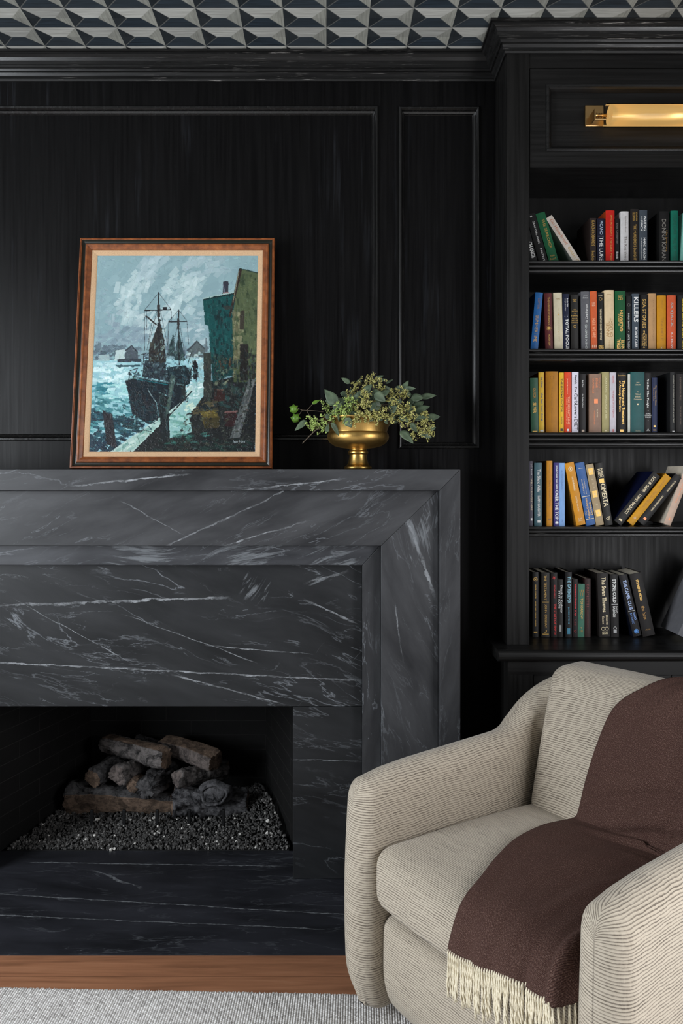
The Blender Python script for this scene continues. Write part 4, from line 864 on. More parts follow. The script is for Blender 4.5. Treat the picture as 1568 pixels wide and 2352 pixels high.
dabs([(470, 990), (560, 990), (560, 1030), (470, 1030)], 18, (30, 46, 54), (130, 160, 164), 14, 5, .3, .4, .85)
for P in ([(690, 620), (612, 830), (612, 915), (730, 915), (720, 760)],): poly(P, (38, 38, 40)); dabs(P, 70, (16, 18, 22), (70, 70, 60), 18, 6, -1.2, .35, .85)
for P in ([(822, 690), (788, 905), (862, 905)], [(782, 718), (735, 870), (795, 880)]): poly(P, (40, 60, 64)); dabs(P, 26, (18, 32, 36), (92, 120, 118), 15, 5, -1.3, .35, .85)
dabs([(640, 770), (720, 760), (730, 900), (620, 900)], 24, (60, 84, 86), (140, 158, 148), 13, 4, -1.2, .4, .8)
line(445, 1045, 520, 1020, 6, (120, 150, 152)); line(520, 1020, 740, 1060, 7, (96, 124, 128)); line(520, 1034, 740, 1074, 6, (24, 110, 118)); line(740, 1060, 850, 1078, 6, (90, 116, 118))
line(600, 1100, 625, 1150, 4, (150, 170, 172)); line(625, 1150, 660, 1200, 4, (150, 170, 172)); line(660, 1195, 672, 1290, 6, (110, 140, 144))
poly([(915, 920), (935, 905), (950, 945), (945, 1040), (918, 1040)], (16, 22, 28))
dabs([(880, 960), (960, 950), (960, 1050), (880, 1060)], 22, (18, 26, 32), (80, 100, 104), 12, 5, 1.3, .6, .8)
# pilings, boards, crates
poly([(680, 1128), (742, 1150), (747, 1450), (686, 1452)], (20, 32, 36)); dabs([(684, 1130), (740, 1150), (745, 1445), (690, 1445)], 22, (10, 20, 24), (46, 72, 74), 26, 7, 1.5, .15, .8); line(680, 1130, 740, 1152, 6, (110, 140, 138))
poly([(762, 1000), (792, 1030), (742, 1272), (720, 1292)], (74, 94, 90)); dabs([(762, 1010), (785, 1035), (742, 1260), (725, 1280)], 12, (54, 76, 74), (120, 138, 128), 26, 7, 1.75, .1, .7)
poly([(832, 1085), (862, 1080), (862, 1190), (832, 1190)], (40, 48, 48))
poly([(285, 1243), (352, 1287), (382, 1500), (312, 1482)], (34, 34, 42)); dabs([(290, 1250), (350, 1290), (375, 1490), (318, 1475)], 14, (22, 22, 30), (58, 56, 62), 26, 8, 1.4, .15, .8)
dabs([(390, 1280), (580, 1300), (540, 1400), (400, 1390)], 36, (8, 26, 34), (50, 96, 100), 34, 6, .15, .2, .85)
poly([(955, 1262), (1068, 1252), (1098, 1312), (1092, 1372), (992, 1380)], (92, 82, 42)); poly([(985, 1310), (1098, 1300), (1092, 1372), (992, 1380)], (66, 60, 34)); dabs([(955, 1265), (1065, 1255), (1090, 1300), (980, 1310)], 14, (96, 86, 40), (150, 138, 78), 14, 5, -.3, .6, .8)
poly([(1128, 1260), (1220, 1258), (1205, 1368), (1130, 1365)], (50, 24, 28)); line(1128, 1266, 1220, 1262, 10, (120, 92, 90))
poly([(1062, 1105), (1138, 1108), (1130, 1190), (1058, 1190)], (56, 32, 28)); line(1064, 1110, 1138, 1114, 7, (100, 78, 70))
poly([(1302, 1038), (1346, 1040), (1232, 1440), (1163, 1446)], (92, 98, 98)); dabs([(1305, 1045), (1340, 1045), (1228, 1430), (1170, 1440)], 26, (66, 70, 72), (126, 130, 128), 34, 6, 1.87, .08, .75)
LOW = [(187, 830), (1375, 830), (1375, 1540), (187, 1540)]
dabs([(1050, 880), (1350, 860), (1345, 1120), (1050, 1150)], 120, (10, 24, 26), (64, 80, 72), 20, 6, 1.45, .35, .7)
dabs([(450, 1000), (900, 960), (880, 1200), (660, 1300), (480, 1200)], 90, (10, 26, 34), (62, 98, 104), 13, 4, .9, 1.1, .7)
dabs([(560, 860), (900, 860), (900, 1060), (560, 1060)], 110, (14, 26, 32), (124, 150, 152), 10, 3.4, 1.2, .9, .75)
dabs([(440, 1180), (700, 1220), (640, 1400), (420, 1340)], 50, (10, 28, 36), (60, 104, 110), 18, 5, .3, .6, .7)
dabs([(880, 1240), (1300, 1200), (1250, 1500), (760, 1520)], 130, (12, 16, 18), (74, 78, 66), 15, 5, -.5, 1.0, .7)
scumble(1500, ALL, 13, 4.5, -.5, 1.2, 7); scumble(2200, LOW, 9, 3.4, .4, 1.4, 15)
# fine rigging over the strokes
DK = (24, 24, 28)
line(685, 423, 684, 905, 8, DK); line(684, 512, 684, 600, 20, (44, 40, 40)); line(586, 553, 772, 548, 9, DK); poly([(714, 529), (742, 529), (742, 546), (714, 546)], DK); line(594, 590, 668, 655, 11, (40, 36, 36))
line(822, 545, 820, 940, 7, DK); line(748, 635, 880, 632, 7, DK); line(818, 610, 818, 690, 15, (44, 42, 42))
for q in ((686, 428, 588, 550), (686, 428, 770, 546), (587, 555, 584, 840), (600, 555, 600, 690), (770, 550, 772, 640), (682, 520, 612, 790), (690, 520, 742, 800), (822, 550, 752, 632), (822, 550, 878, 630), (750, 640, 742, 870), (878, 636, 888, 800), (818, 640, 780, 800), (826, 640, 858, 850), (640, 620, 600, 830)): line(*q, 3.6, (52, 58, 64), .85)
for q in ((470, 1040, 482, 970), (482, 975, 530, 960), (500, 1030, 535, 955), (575, 1010, 575, 860), (560, 862, 592, 858), (930, 900, 890, 1000), (880, 930, 905, 850)): line(*q, 5, DK)
hs_ = np.where(np.isfinite(HGT), HGT, 0)
cw2, ch = PWD / 2 - .0625, PHT - 2 * .0625
Vv = np.stack([(-cw2 + 2 * cw2 * U).ravel(), (.0215 - .00045 * hs_).ravel(), (PHT - .0625 - ch * V_).ravel()], 1)
ii = np.arange(NYc * NXc).reshape(NYc, NXc)
Fq = np.stack([ii[1:, :-1].ravel(), ii[1:, 1:].ravel(), ii[:-1, 1:].ravel(), ii[:-1, :-1].ravel()], 1)
t = NT('oil_paint', .42, spec=.35); at_ = t.node('ShaderNodeAttribute', attribute_name='paint'); t.color(at_.outputs['Color']); M_paint = t.m
cv = obj('canvas', Vv, Fq, M_paint, pa, local=True, smooth=False)
A = cv.data.color_attributes.new('paint', 'FLOAT_COLOR', 'POINT')
C8 = np.clip(IMG.reshape(-1, 3), 0, 255) / 255.0
C8 = np.clip(C8, .01, 1) ** (1.0 + .22 * np.clip((GY.reshape(-1, 1) - 800) / 200, 0, 1))
LN = np.where(C8 <= .04045, C8 / 12.92, ((C8 + .055) / 1.055) ** 2.4)
A.data.foreach_set('color', np.concatenate([LN, np.ones((len(LN), 1))], 1).astype(np.float32).ravel())
V, Fc, xa, xb, ya, yb = text_geo('Jean Hans', False)
sx = .046 / (xb - xa)
sg_ = obj('signature', [(.222 + (v[0] - xa) * sx + .18 * v[1] * sx, .0203, .095 + (v[1] - ya) * sx * 1.1) for v in V], Fc, simple('pale_signature_paint', rgb(150, 164, 166), .5), cv, local=True)
MB().box(-PWD / 2 + .012, PWD / 2 - .012, .0262, .0310, .012, PHT - .012).build('back_board', M_dark, pa, local=True)

# ================================================================ BRASS URN WITH EUCALYPTUS
UX, UY = px(822, 2.70), 2.70
t = NT('hammered_gold', .36, 1.0, (.50, .31, .095, 1)); n = t.noise(t.coords('Object'), 170, 3, .6); t.bump(n, .2, .0008)
t.rough(t.ramp(n, [(.3, .34), (.7, .46)])); M_gold = t.m
t = NT('smooth_gold', .32, 1.0, (.52, .33, .10, 1)); t.bump(t.noise(t.coords('Object'), 60, 3, .6), .12, .001); M_gold2 = t.m
K = 2.70 / F
def ru(prof): return [(r * K, z * K) for r, z in prof]
urn = thing('pedestal_urn', 'gold footed pedestal bowl holding eucalyptus on the marble mantel', 'urn', (UX, UY, ZM))
foot = [(0, 0), (29, 0), (31, .8), (31.5, 3.5), (30.5, 6.5), (28.5, 7.8), (26, 9), (23.5, 14), (21.5, 20), (20, 28), (19.6, 33), (19.8, 34)]
MB().lathe(ru(foot), (UX, UY, ZM), 64).build('foot', M_gold2, urn, smooth=True)
col_ = [(19.8, 34), (22.5, 35), (23.5, 38), (23, 41), (21, 43), (19.6, 44.5), (20, 46)]
MB().lathe(ru(col_), (UX, UY, ZM), 64).build('collar', M_gold2, urn, smooth=True)
bowl = [(20, 46), (26, 47.5), (40, 49.5), (54, 53.5), (64, 60), (69.5, 68), (70.8, 74), (69.8, 80), (67.5, 83.5), (66, 84.6), (66.3, 86), (67.5, 90), (70, 98), (73.5, 106), (78, 113), (80.5, 115.5), (81.5, 117.5), (80, 119), (77, 117.5), (72, 110), (66, 95), (62, 80), (50, 60), (20, 54), (0, 53)]
MB().lathe(ru(bowl), (UX, UY, ZM), 72).build('bowl', M_gold, urn, smooth=True)

t = NT('grey_green_leaf', .5, spec=.4); n = t.noise(t.coords('Object'), 26, 4, .6)
t.color(t.ramp(n, [(.3, rgb(58, 72, 56)), (.55, rgb(84, 100, 78)), (.8, rgb(120, 134, 108))])); M_leaf = t.m
t = NT('bright_green_leaf', .45, spec=.4); n = t.noise(t.coords('Object'), 30, 3, .6); t.color(t.ramp(n, [(.3, rgb(58, 92, 26)), (.7, rgb(98, 136, 44))])); M_leafb = t.m
t = NT('green_seed_bud', .5); n = t.noise(t.coords('Position'), 150, 2, .5)
t.color(t.ramp(n, [(.3, rgb(104, 98, 50)), (.5, rgb(168, 166, 92)), (.72, rgb(214, 206, 140))])); M_seed = t.m
t = NT('green_seed_fresh', .5); n = t.noise(t.coords('Position'), 150, 2, .5)
t.color(t.ramp(n, [(.3, rgb(108, 128, 58)), (.5, rgb(156, 182, 94)), (.72, rgb(200, 212, 138))])); M_seed2 = t.m
M_stem = simple('brown_stem', rgb(84, 72, 58), .6)
arr = thing('eucalyptus_bunch', 'bunch of seeded eucalyptus with grey green leaves spilling over the gold bowl', 'foliage', (UX, UY, ZM + .17))
def leafmesh(base, d, nrm, L, Wd, curl=.25, n=7):
    base, d = Vector(base), Vector(d).normalized(); s = d.cross(Vector(nrm)).normalized(); u = s.cross(d).normalized()
    V = []; Fc = []
    for i in range(n + 1):
        q = i / n; w_ = Wd * (math.sin(PI * min(q * 1.0, 1) ** .75) ** .85) * (1 - .25 * q) + .0004
        c = base + d * (L * q) - u * (curl * L * q * q)
        for k in (-1, -.5, 0, .5, 1): V.append(c + s * (w_ * k) + u * (abs(k) * w_ * .22))
    for i in range(n):
        for k in range(4): a = i * 5 + k; Fc.append((a, a + 1, a + 6, a + 5))
    return V, Fc
def leaf(base, d, nrm, L, Wd, mat, parent, curl=.25, name='leaf'):
    V, Fc = leafmesh(base, d, nrm, L, Wd, curl)
    o = obj(name, V, Fc, mat, parent, smooth=True)
    m = o.modifiers.new('thick', 'SOLIDIFY'); m.thickness = .0006
    return o
ICO = None
def ico():
    global ICO
    if ICO is None:
        bm = bmesh.new(); bmesh.ops.create_icosphere(bm, subdivisions=1, radius=1.0)
        ICO = (np.array([v.co[:] for v in bm.verts]), [tuple(v.index for v in f.verts) for f in bm.faces]); bm.free()
    return ICO
prs = random.Random(21)
def ipt(x, y, D): return Vector(at(x, y, D))
def seeds(c, rx, ry, rz, n, mat, size=.0022):
    V0, F0 = ico(); mb = MB(); c = Vector(c)
    for i in range(n // 5):
        p = c + Vector((prs.gauss(0, .5) * rx, prs.gauss(0, .5) * ry, prs.gauss(0, .5) * rz))
        up = Vector((prs.uniform(-.8, .8), prs.uniform(-1, .3), prs.uniform(-.6, 1))).normalized()
        for j in range(7):
            d = (up + Vector((prs.uniform(-1, 1), prs.uniform(-1, 1), prs.uniform(-1, 1))) * .8).normalized()
            e = p + d * prs.uniform(.006, .0105); mb.tube([p, e], .00035, 4, 1, cap=False)
            q = d.to_track_quat('Z', 'Y').to_matrix(); s = size * prs.uniform(.8, 1.2)
            mb.add([e + q @ Vector((v[0] * s * .8, v[1] * s * .8, v[2] * s * 1.5)) for v in V0], F0, 0)
    mb.build('seed_cluster', None, arr, smooth=True, mats=[mat, M_stem])
core = Vector((UX, UY, ZM + .175))
def zz(x, y): return 640 + x * .2551, 840 + y * .2551           # crop coordinates -> photo
def ez(x, y, D): return ipt(*zz(x, y), D)
CL = [(330, 500, 2.60, 34, 1), (430, 380, 2.64, 30, 1), (560, 390, 2.61, 34, 1), (650, 250, 2.66, 34, 0), (640, 340, 2.60, 28, 1), (760, 350, 2.59, 34, 0), (790, 270, 2.60, 28, 0), (760, 450, 2.575, 28, 0), (840, 470, 2.575, 26, 0), (830, 140, 2.66, 34, 0),
      (920, 190, 2.66, 28, 0), (700, 180, 2.70, 26, 0), (950, 430, 2.585, 28, 0), (1010, 260, 2.66, 28, 0), (1110, 260, 2.66, 30, 0), (1130, 370, 2.62, 34, 0), (1180, 440, 2.61, 34, 0), (1120, 510, 2.60, 30, 0), (1300, 540, 2.62, 34, 0), (1340, 580, 2.62, 22, 0), (1250, 600, 2.615, 26, 0), (480, 470, 2.62, 26, 1), (620, 420, 2.62, 24, 1), (1300, 450, 2.64, 20, 0), (700, 400, 2.62, 26, 0), (880, 380, 2.63, 20, 0), (600, 470, 2.585, 24, 1), (700, 480, 2.575, 22, 0), (540, 430, 2.60, 26, 1), (1000, 480, 2.59, 22, 0), (400, 540, 2.60, 26, 1), (300, 550, 2.60, 20, 1), (1040, 350, 2.62, 26, 0), (1080, 430, 2.60, 26, 0), (870, 460, 2.58, 20, 0)]
stm = MB()
for (x, y, D, r, k) in CL:
    c = ez(x, y, D); s = r * .2551 * D / F * 2.1
    seeds(c, s, s * .8, s, 115 if r > 26 else 85, M_seed2 if k else M_seed)
    mid = (core + c) / 2 + Vector((0, -.02, .03))
    stm.tube([core + Vector((prs.uniform(-.03, .03), prs.uniform(-.03, .03), -.05)), core + Vector((prs.uniform(-.03, .03), prs.uniform(-.02, .02), .0)), mid, c], [.0022, .0020, .0014, .0008], 6)
stm.tube([ez(470, 520, 2.60), ez(330, 580, 2.595), ez(250, 660, 2.59), ez(212, 700, 2.59)], [.0022, .0019, .0016, .0014], 6)
stm.build('stem', M_stem, arr, smooth=True)
LV = [(520, 350, 410, 225, 2.60, 50), (520, 340, 420, 320, 2.61, 40), (560, 330, 520, 300, 2.62, 36), (500, 400, 560, 310, 2.60, 32), (250, 490, 160, 585, 2.60, 26), (470, 510, 545, 630, 2.575, 28), (600, 470, 650, 560, 2.57, 38), (640, 160, 565, 115, 2.68, 24),
      (720, 260, 630, 345, 2.60, 26), (700, 280, 770, 225, 2.61, 26), (770, 240, 840, 170, 2.61, 30), (860, 250, 955, 325, 2.59, 46), (830, 240, 915, 240, 2.62, 26), (870, 330, 830, 410, 2.59, 28), (860, 330, 920, 370, 2.60, 24), (860, 120, 945, 92, 2.68, 16), (880, 140, 970, 130, 2.70, 18), (960, 160, 1025, 135, 2.72, 10),
      (920, 270, 1000, 225, 2.63, 34), (1000, 420, 1065, 365, 2.60, 36), (980, 330, 1110, 330, 2.64, 40), (1130, 210, 1225, 215, 2.68, 22), (1140, 240, 1205, 280, 2.66, 24), (1200, 300, 1290, 275, 2.70, 38), (1220, 420, 1355, 368, 2.66, 40), (1220, 460, 1340, 480, 2.61, 24), (1330, 470, 1448, 470, 2.66, 34), (1180, 520, 1250, 600, 2.60, 34), (1090, 590, 1205, 695, 2.60, 44), (1340, 580, 1415, 560, 2.66, 24), (1265, 600, 1375, 658, 2.63, 34), (1080, 450, 1160, 510, 2.60, 28), (950, 490, 985, 525, 2.58, 20), (430, 600, 450, 520, 2.59, 18), (420, 470, 480, 440, 2.61, 24), (560, 470, 600, 420, 2.60, 30), (1040, 220, 1120, 195, 2.70, 26), (900, 330, 880, 420, 2.63, 26), (700, 150, 750, 140, 2.72, 20), (1010, 500, 1000, 440, 2.60, 26), (690, 470, 640, 410, 2.60, 34), (780, 480, 820, 420, 2.60, 30), (900, 500, 930, 440, 2.60, 30), (560, 500, 530, 440, 2.60, 32), (1060, 520, 1040, 455, 2.61, 34), (860, 470, 790, 500, 2.585, 24), (660, 500, 720, 470, 2.59, 24)]
for (x0, y0, x1, y1, D, wd) in LV:
    a = ez(x0, y0, D); b = ez(x1, y1, D - prs.uniform(-.012, .02)); d = b - a
    nr = Vector((prs.uniform(-.5, .5), -1, prs.uniform(.1, .8)))
    leaf(a, d + Vector((0, 0, d.length * .12)), nr, d.length * 1.03, wd * .2551 * D / F * 1.12, M_leaf, arr, curl=prs.uniform(.08, .2))
for k in range(60):                                            # leaves deeper inside the bunch
    x, y = prs.uniform(520, 1280), prs.uniform(240, 495)
    a = ez(x, y, prs.uniform(2.66, 2.74)); q = prs.uniform(0, 2 * PI); d = Vector((math.cos(q), prs.uniform(-.4, .3), math.sin(q) * .6))
    leaf(a, d, Vector((prs.uniform(-.4, .4), -1, .5)), prs.uniform(.038, .058), prs.uniform(.012, .018), M_leaf, arr)
ivy = thing('ivy_sprig', 'thin ivy sprig with bright green lobed leaves at the left end of the bowl arrangement', 'foliage', tuple(ez(400, 410, 2.61)))
MB().tube([ez(400, 415, 2.62), ez(310, 405, 2.60), ez(210, 400, 2.60), ez(165, 380, 2.60)], [.0012, .001, .0009, .0007], 6).tube([ez(250, 405, 2.60), ez(300, 350, 2.60), ez(395, 290, 2.61)], [.001, .0008, .0006], 6).tube([ez(210, 400, 2.60), ez(185, 440, 2.60)], [.0008, .0006], 6).tube([ez(250, 405, 2.6), ez(290, 470, 2.6)], [.0008, .0006], 6).build('stem', M_stem, ivy, smooth=True)
def lobed(x, y, D, r, rot):
    c = ez(x, y, D); P = [(0, -.9), (.35, -.75), (.85, -.35), (.6, .0), (.95, .45), (.45, .55), (.1, 1.0), (-.3, .6), (-.85, .55), (-.6, .1), (-.9, -.35), (-.4, -.7)]
    V = [c + Vector((0, -.002, 0))]
    for (a, b) in P: V.append(c + Vector(((a * math.cos(rot) - b * math.sin(rot)) * r, (a * a + b * b) * r * .3, (a * math.sin(rot) + b * math.cos(rot)) * r)))
    o = obj('leaf', V, [(0, i + 1, (i + 1) % 12 + 1) for i in range(12)], M_leafb, ivy, smooth=True)
    m = o.modifiers.new('thick', 'SOLIDIFY'); m.thickness = .0005
lobed(135, 388, 2.60, .018, .2); lobed(150, 470, 2.60, .019, -.5)
leaf(ez(300, 345, 2.60), ez(385, 292, 2.60) - ez(300, 345, 2.60), (0, -1, .3), .032, .0065, M_leafb, ivy)

# ================================================================ FIREBOX: LAVA ROCK, GRATE, LOGS
def gz(x, y): return .004 + .02 * (y - 2.885) + .055 * np.clip((x + .52) / .22, 0, 1) ** 1.5 * np.clip((y - 2.92) / .28, 0, 1) + .02 * np.clip((-1.05 - x) / .2, 0, 1) * np.clip((y - 2.95) / .3, 0, 1)
V0, F0 = ico(); F0 = np.array(F0)
nR = 9800
xs = RNG.uniform(-1.31, -.185, nR); ys = 2.886 + RNG.uniform(0, 1, nR) ** 1.1 * .52
k = np.where((xs > LF[0] + .02 + (ys - 2.862) * .33) & (xs < RF[0] - .022 - (ys - 2.862) * .33)); xs, ys = xs[k], ys[k]; nR = len(xs)
wch = RNG.uniform(0, 1, nR) < .012; sz = RNG.uniform(.0026, .0072, nR) * np.where(wch, 1.5, 1); zs_ = gz(xs, ys) + RNG.uniform(0, .008, nR)
VV = V0[None] * (sz[:, None, None] * RNG.uniform(.55, 1.25, (nR, 1, 3))) * RNG.uniform(.65, 1.2, (nR, len(V0), 1))
q = RNG.uniform(0, 2 * PI, nR); c_, s_ = np.cos(q)[:, None], np.sin(q)[:, None]
VV = np.stack([VV[..., 0] * c_ - VV[..., 2] * s_, VV[..., 1], VV[..., 0] * s_ + VV[..., 2] * c_], -1) + np.stack([xs, ys, zs_], -1)[:, None]
FF = (F0[None] + (np.arange(nR) * len(V0))[:, None, None]).reshape(-1, 3)
mi = np.repeat(np.where(wch, 2, np.where(RNG.uniform(0, 1, nR) < .12, 1, 0)), len(F0))
t = NT('dark_lava_rock', .85); n = t.noise(t.coords('Position'), 90, 3, .6); t.color(t.ramp(n, [(.3, (.02, .019, .019, 1)), (.7, (.10, .096, .092, 1))])); M_rock = t.m
gvl = obj('lava_rock_bed', VV.reshape(-1, 3), FF, None, None, mats=[M_rock, simple('grey_cinder', (.18, .172, .165, 1), .9), simple('white_ash_chip', (.72, .70, .66, 1), .9)], fm=mi)
props(gvl, 'bed of dark lava rock and white ash chips covering the firebox floor', 'gravel', kind='stuff')
MB().prism([(-1.30, .0002), (-.205, .0002), (-.205, .0035), (-1.30, .0035)], 2.884, 2.95).prism([(-1.15, .0002), (-.36, .0002), (-.36, .0035), (-1.15, .0035)], 2.95, 3.40).build('ash_layer', M_dark, fb)
grate = thing('fire_grate', 'black iron grate with short prongs holding the logs in the firebox', 'grate', (-.82, 3.05, .004))
M_iron = simple('black_iron', (.012, .012, .013, 1), .6, .5)
GD = 3.075
for xx in (480, 648, 820, 988, 1166):
    a = at(xx * .44, 1620 + 590 * .44, GD); b = at(xx * .44, 1620 + 545 * .44, GD)
    bevel(MB().box(a[0] - .006, a[0] + .006, GD - .006, GD + .006, .004, b[2]).build('prong', M_iron, grate), .0015)
ga = at(480 * .44, 1800, GD)[0]; gb_ = at(1166 * .44, 1800, GD)[0]
MB().box(ga - .01, gb_ + .01, GD + .004, GD + .014, .004, .010).box(ga - .01, gb_ + .01, 3.24, 3.25, .004, .010).build('rail', M_iron, grate)
MB().box(ga + .02, ga + .032, GD + .014, 3.24, .004, .010).box(gb_ - .032, gb_ - .02, GD + .014, 3.24, .004, .010).build('crossbar', M_iron, grate)
def logmat(name, lo, hi, tan=0.0):
    t = NT(name, .85, spec=.25); p = t.coords('Position')
    n = t.noise(p, 26, 8, .72, .6); n2 = t.noise(p, 75, 6, .72)
    t.color(t.mix(t.math('MULTIPLY', n2, .5), t.ramp(n, [(.40, lo), (.56, hi), (.8, tuple(c * 1.5 for c in hi[:3]) + (1,))]), lo)); t.bump(t.math('ADD', n2, n), .9, .010); return t.m
M_bark = logmat('charred_bark', (.010, .010, .011, 1), (.15, .145, .147, 1))
M_ash = logmat('ashen_wood', (.025, .024, .024, 1), (.29, .262, .25, 1))
M_split = logmat('split_tan_wood', (.09, .064, .048, 1), (.31, .215, .155, 1))
from mathutils import noise as mnoise
def log(label, p0, p1, r0, r1, seed, bark=M_bark, end=M_split, flat=None, rough=.16, knot=None):
    """ragged fire log from p0 to p1; flat = (angle, fraction) planes off a split face"""
    p0, p1 = Vector(p0), Vector(p1); ax = (p1 - p0); L = ax.length; ax.normalize()
    up = Vector((0, 0, 1)); s = ax.cross(up).normalized(); u = s.cross(ax)
    rr = np.random.default_rng(seed); nA, nL = 54, max(20, int(L / .0055))
    ph = rr.uniform(0, 6.28, 8); V = []; Fc = []; fm = []; so = Vector((seed * 7.3, seed * 3.1, 0))
    for i in range(nL + 1):
        q = i / nL; r = r0 + (r1 - r0) * q; c = p0 + ax * (L * q) + (s * math.sin(q * 5 + ph[0]) + u * math.sin(q * 4 + ph[1])) * r * .08
        edge = min(q, 1 - q) * L / .012; r *= 1 - .12 * max(0, 1 - edge)
        for j in range(nA):
            a = 2 * PI * j / nA; ca, sa = math.cos(a), math.sin(a)
            lo = mnoise.noise(Vector((ca * 1.1, sa * 1.1, q * L * 9)) + so)
            ri = 1 - abs(mnoise.noise(Vector((ca * 3.4, sa * 3.4, q * L * 11)) + so * 1.7)) * 2.4
            fi = mnoise.noise(Vector((ca * 9, sa * 9, q * L * 60)) + so)
            w_ = 1 + rough * (1.1 * lo + .75 * ri - .35 + .45 * fi)
            d = Vector((ca * r * w_, sa * r * w_))
            if flat:
                fa, ff = flat; nrm = Vector((math.cos(fa), math.sin(fa))); k = d.dot(nrm) - r * (ff + .05 * lo + .02 * fi)
                if k > 0: d -= nrm * k
            V.append(c + s * d.x + u * d.y + ax * (rr.normal(0, .0012) + (.012 * lo if i in (0, nL) else 0)))
    for i in range(nL):
        for j in range(nA):
            a0 = i * nA + j; a1 = i * nA + (j + 1) % nA; Fc.append((a0, a1, a1 + nA, a0 + nA))
            isf = False
            if flat:
                am = 2 * PI * (j + .5) / nA; isf = math.cos(am - flat[0]) > flat[1] * 1.02
            fm.append(1 if isf else 0)
    lg = thing('fire_log', label, 'log', tuple((p0 + p1) / 2), 'ceramic fire logs piled on the grate')
    e = obj('bark', V, Fc, None, lg, smooth=True, mats=[bark, end], fm=fm)
    for k, b in ((0, 0), (nL, nL * nA)):
        ring = [Vector(V[b + j]) for j in range(nA)]; c = sum(ring, Vector()) / nA
        mb = MB(); vs_ = [c + (ax * (-.003) if k == 0 else ax * .003)] + [c + (v - c).normalized() * (r0 if k == 0 else r1) * .62 * (1 + .1 * math.sin(3 * jj / nA * 2 * PI)) + ax * (-.002 if k == 0 else .002) for jj, v in enumerate(ring)] + ring
        mb.add(vs_, [(0, j + 1, (j + 1) % nA + 1) for j in range(nA)] + [(j + 1, j + 1 + nA, (j + 1) % nA + 1 + nA, (j + 1) % nA + 1) for j in range(nA)])
        mb.build('cut_end', end, e)
    if knot:
        kp, kr = Vector(knot[0]), knot[1]; mb = MB(); prof = [(0, .004), (.55, .005), (.80, .004), (.84, -.004), (.89, -.004), (.94, .008), (1.08, .006), (1.22, -.004), (1.34, -.03)]
        n_ = 36
        for (a, b) in prof:
            for j in range(n_):
                q = 2 * PI * j / n_; w_ = 1 + .06 * math.sin(3 * q + 1) + .05 * math.sin(5 * q) + rr.normal(0, .008); mb.v.append(kp + Vector((a * kr * w_ * math.cos(q) * 1.12, -b - .0015 * rr.normal(), a * kr * w_ * math.sin(q) * .86)))
        for i in range(len(prof) - 1):
            for j in range(n_): a0 = i * n_ + j; a1 = i * n_ + (j + 1) % n_; mb.f.append((a0, a1, a1 + n_, a0 + n_)); mb.m.append(0)
        mb.build('knot', bark, e, smooth=True)
    return lg
def lz(x, y, D): return at(x * .44, 1620 + y * .44, D)
M_knot = logmat('knotty_bark', (.012, .012, .014, 1), (.20, .196, .205, 1)); M_pink = logmat('pinkish_ash', (.05, .042, .04, 1), (.27, .225, .205, 1))
log('long front log with a split tan face at the left bottom of the pile', lz(348, 484, 3.17), lz(930, 510, 3.19), .070, .046, 1, flat=(-.45, .50), rough=.18)
log('knotty charred log with a round knot at the right bottom of the pile', lz(905, 492, 3.16), lz(1292, 500, 3.20), .066, .048, 2, bark=M_knot, rough=.36, knot=(lz(1115, 468, 3.098), .046))
log('short log with a sawn tan end pointing left on top of the long front log', lz(480, 392, 3.13), lz(650, 262, 3.34), .044, .040, 3, flat=(-2.2, .65))
log('short ashen log with a sawn end beside the tan ended one in the pile', lz(608, 372, 3.12), lz(770, 290, 3.34), .044, .038, 4, bark=M_ash, end=M_pink, flat=(-2.0, .65), rough=.2)
log('stubby blackened log standing out in the middle of the pile', lz(765, 428, 3.10), lz(900, 330, 3.32), .050, .044, 5, rough=.36, end=M_bark)
log('small tan stub wedged between the two middle logs of the pile', lz(690, 425, 3.13), lz(735, 380, 3.22), .030, .026, 10, bark=M_split, rough=.2)
log('grey log with a sawn end lying above the knotty log', lz(918, 388, 3.10), lz(1170, 342, 3.30), .036, .034, 6, bark=M_ash, end=M_pink, flat=(-2.2, .7), rough=.24)
log('long ashen log slanting across the top left of the pile', lz(540, 192, 3.30), lz(870, 275, 3.17), .036, .046, 7, bark=M_ash, flat=(1.5, .85), rough=.26)
log('long pinkish grey log slanting down across the top right of the pile', lz(850, 200, 3.31), lz(1125, 285, 3.18), .044, .050, 8, bark=M_pink, flat=(1.4, .7), rough=.11)
log('dark rear log half hidden behind the top of the pile', lz(700, 195, 3.37), lz(1180, 330, 3.36), .036, .036, 9, rough=.2)
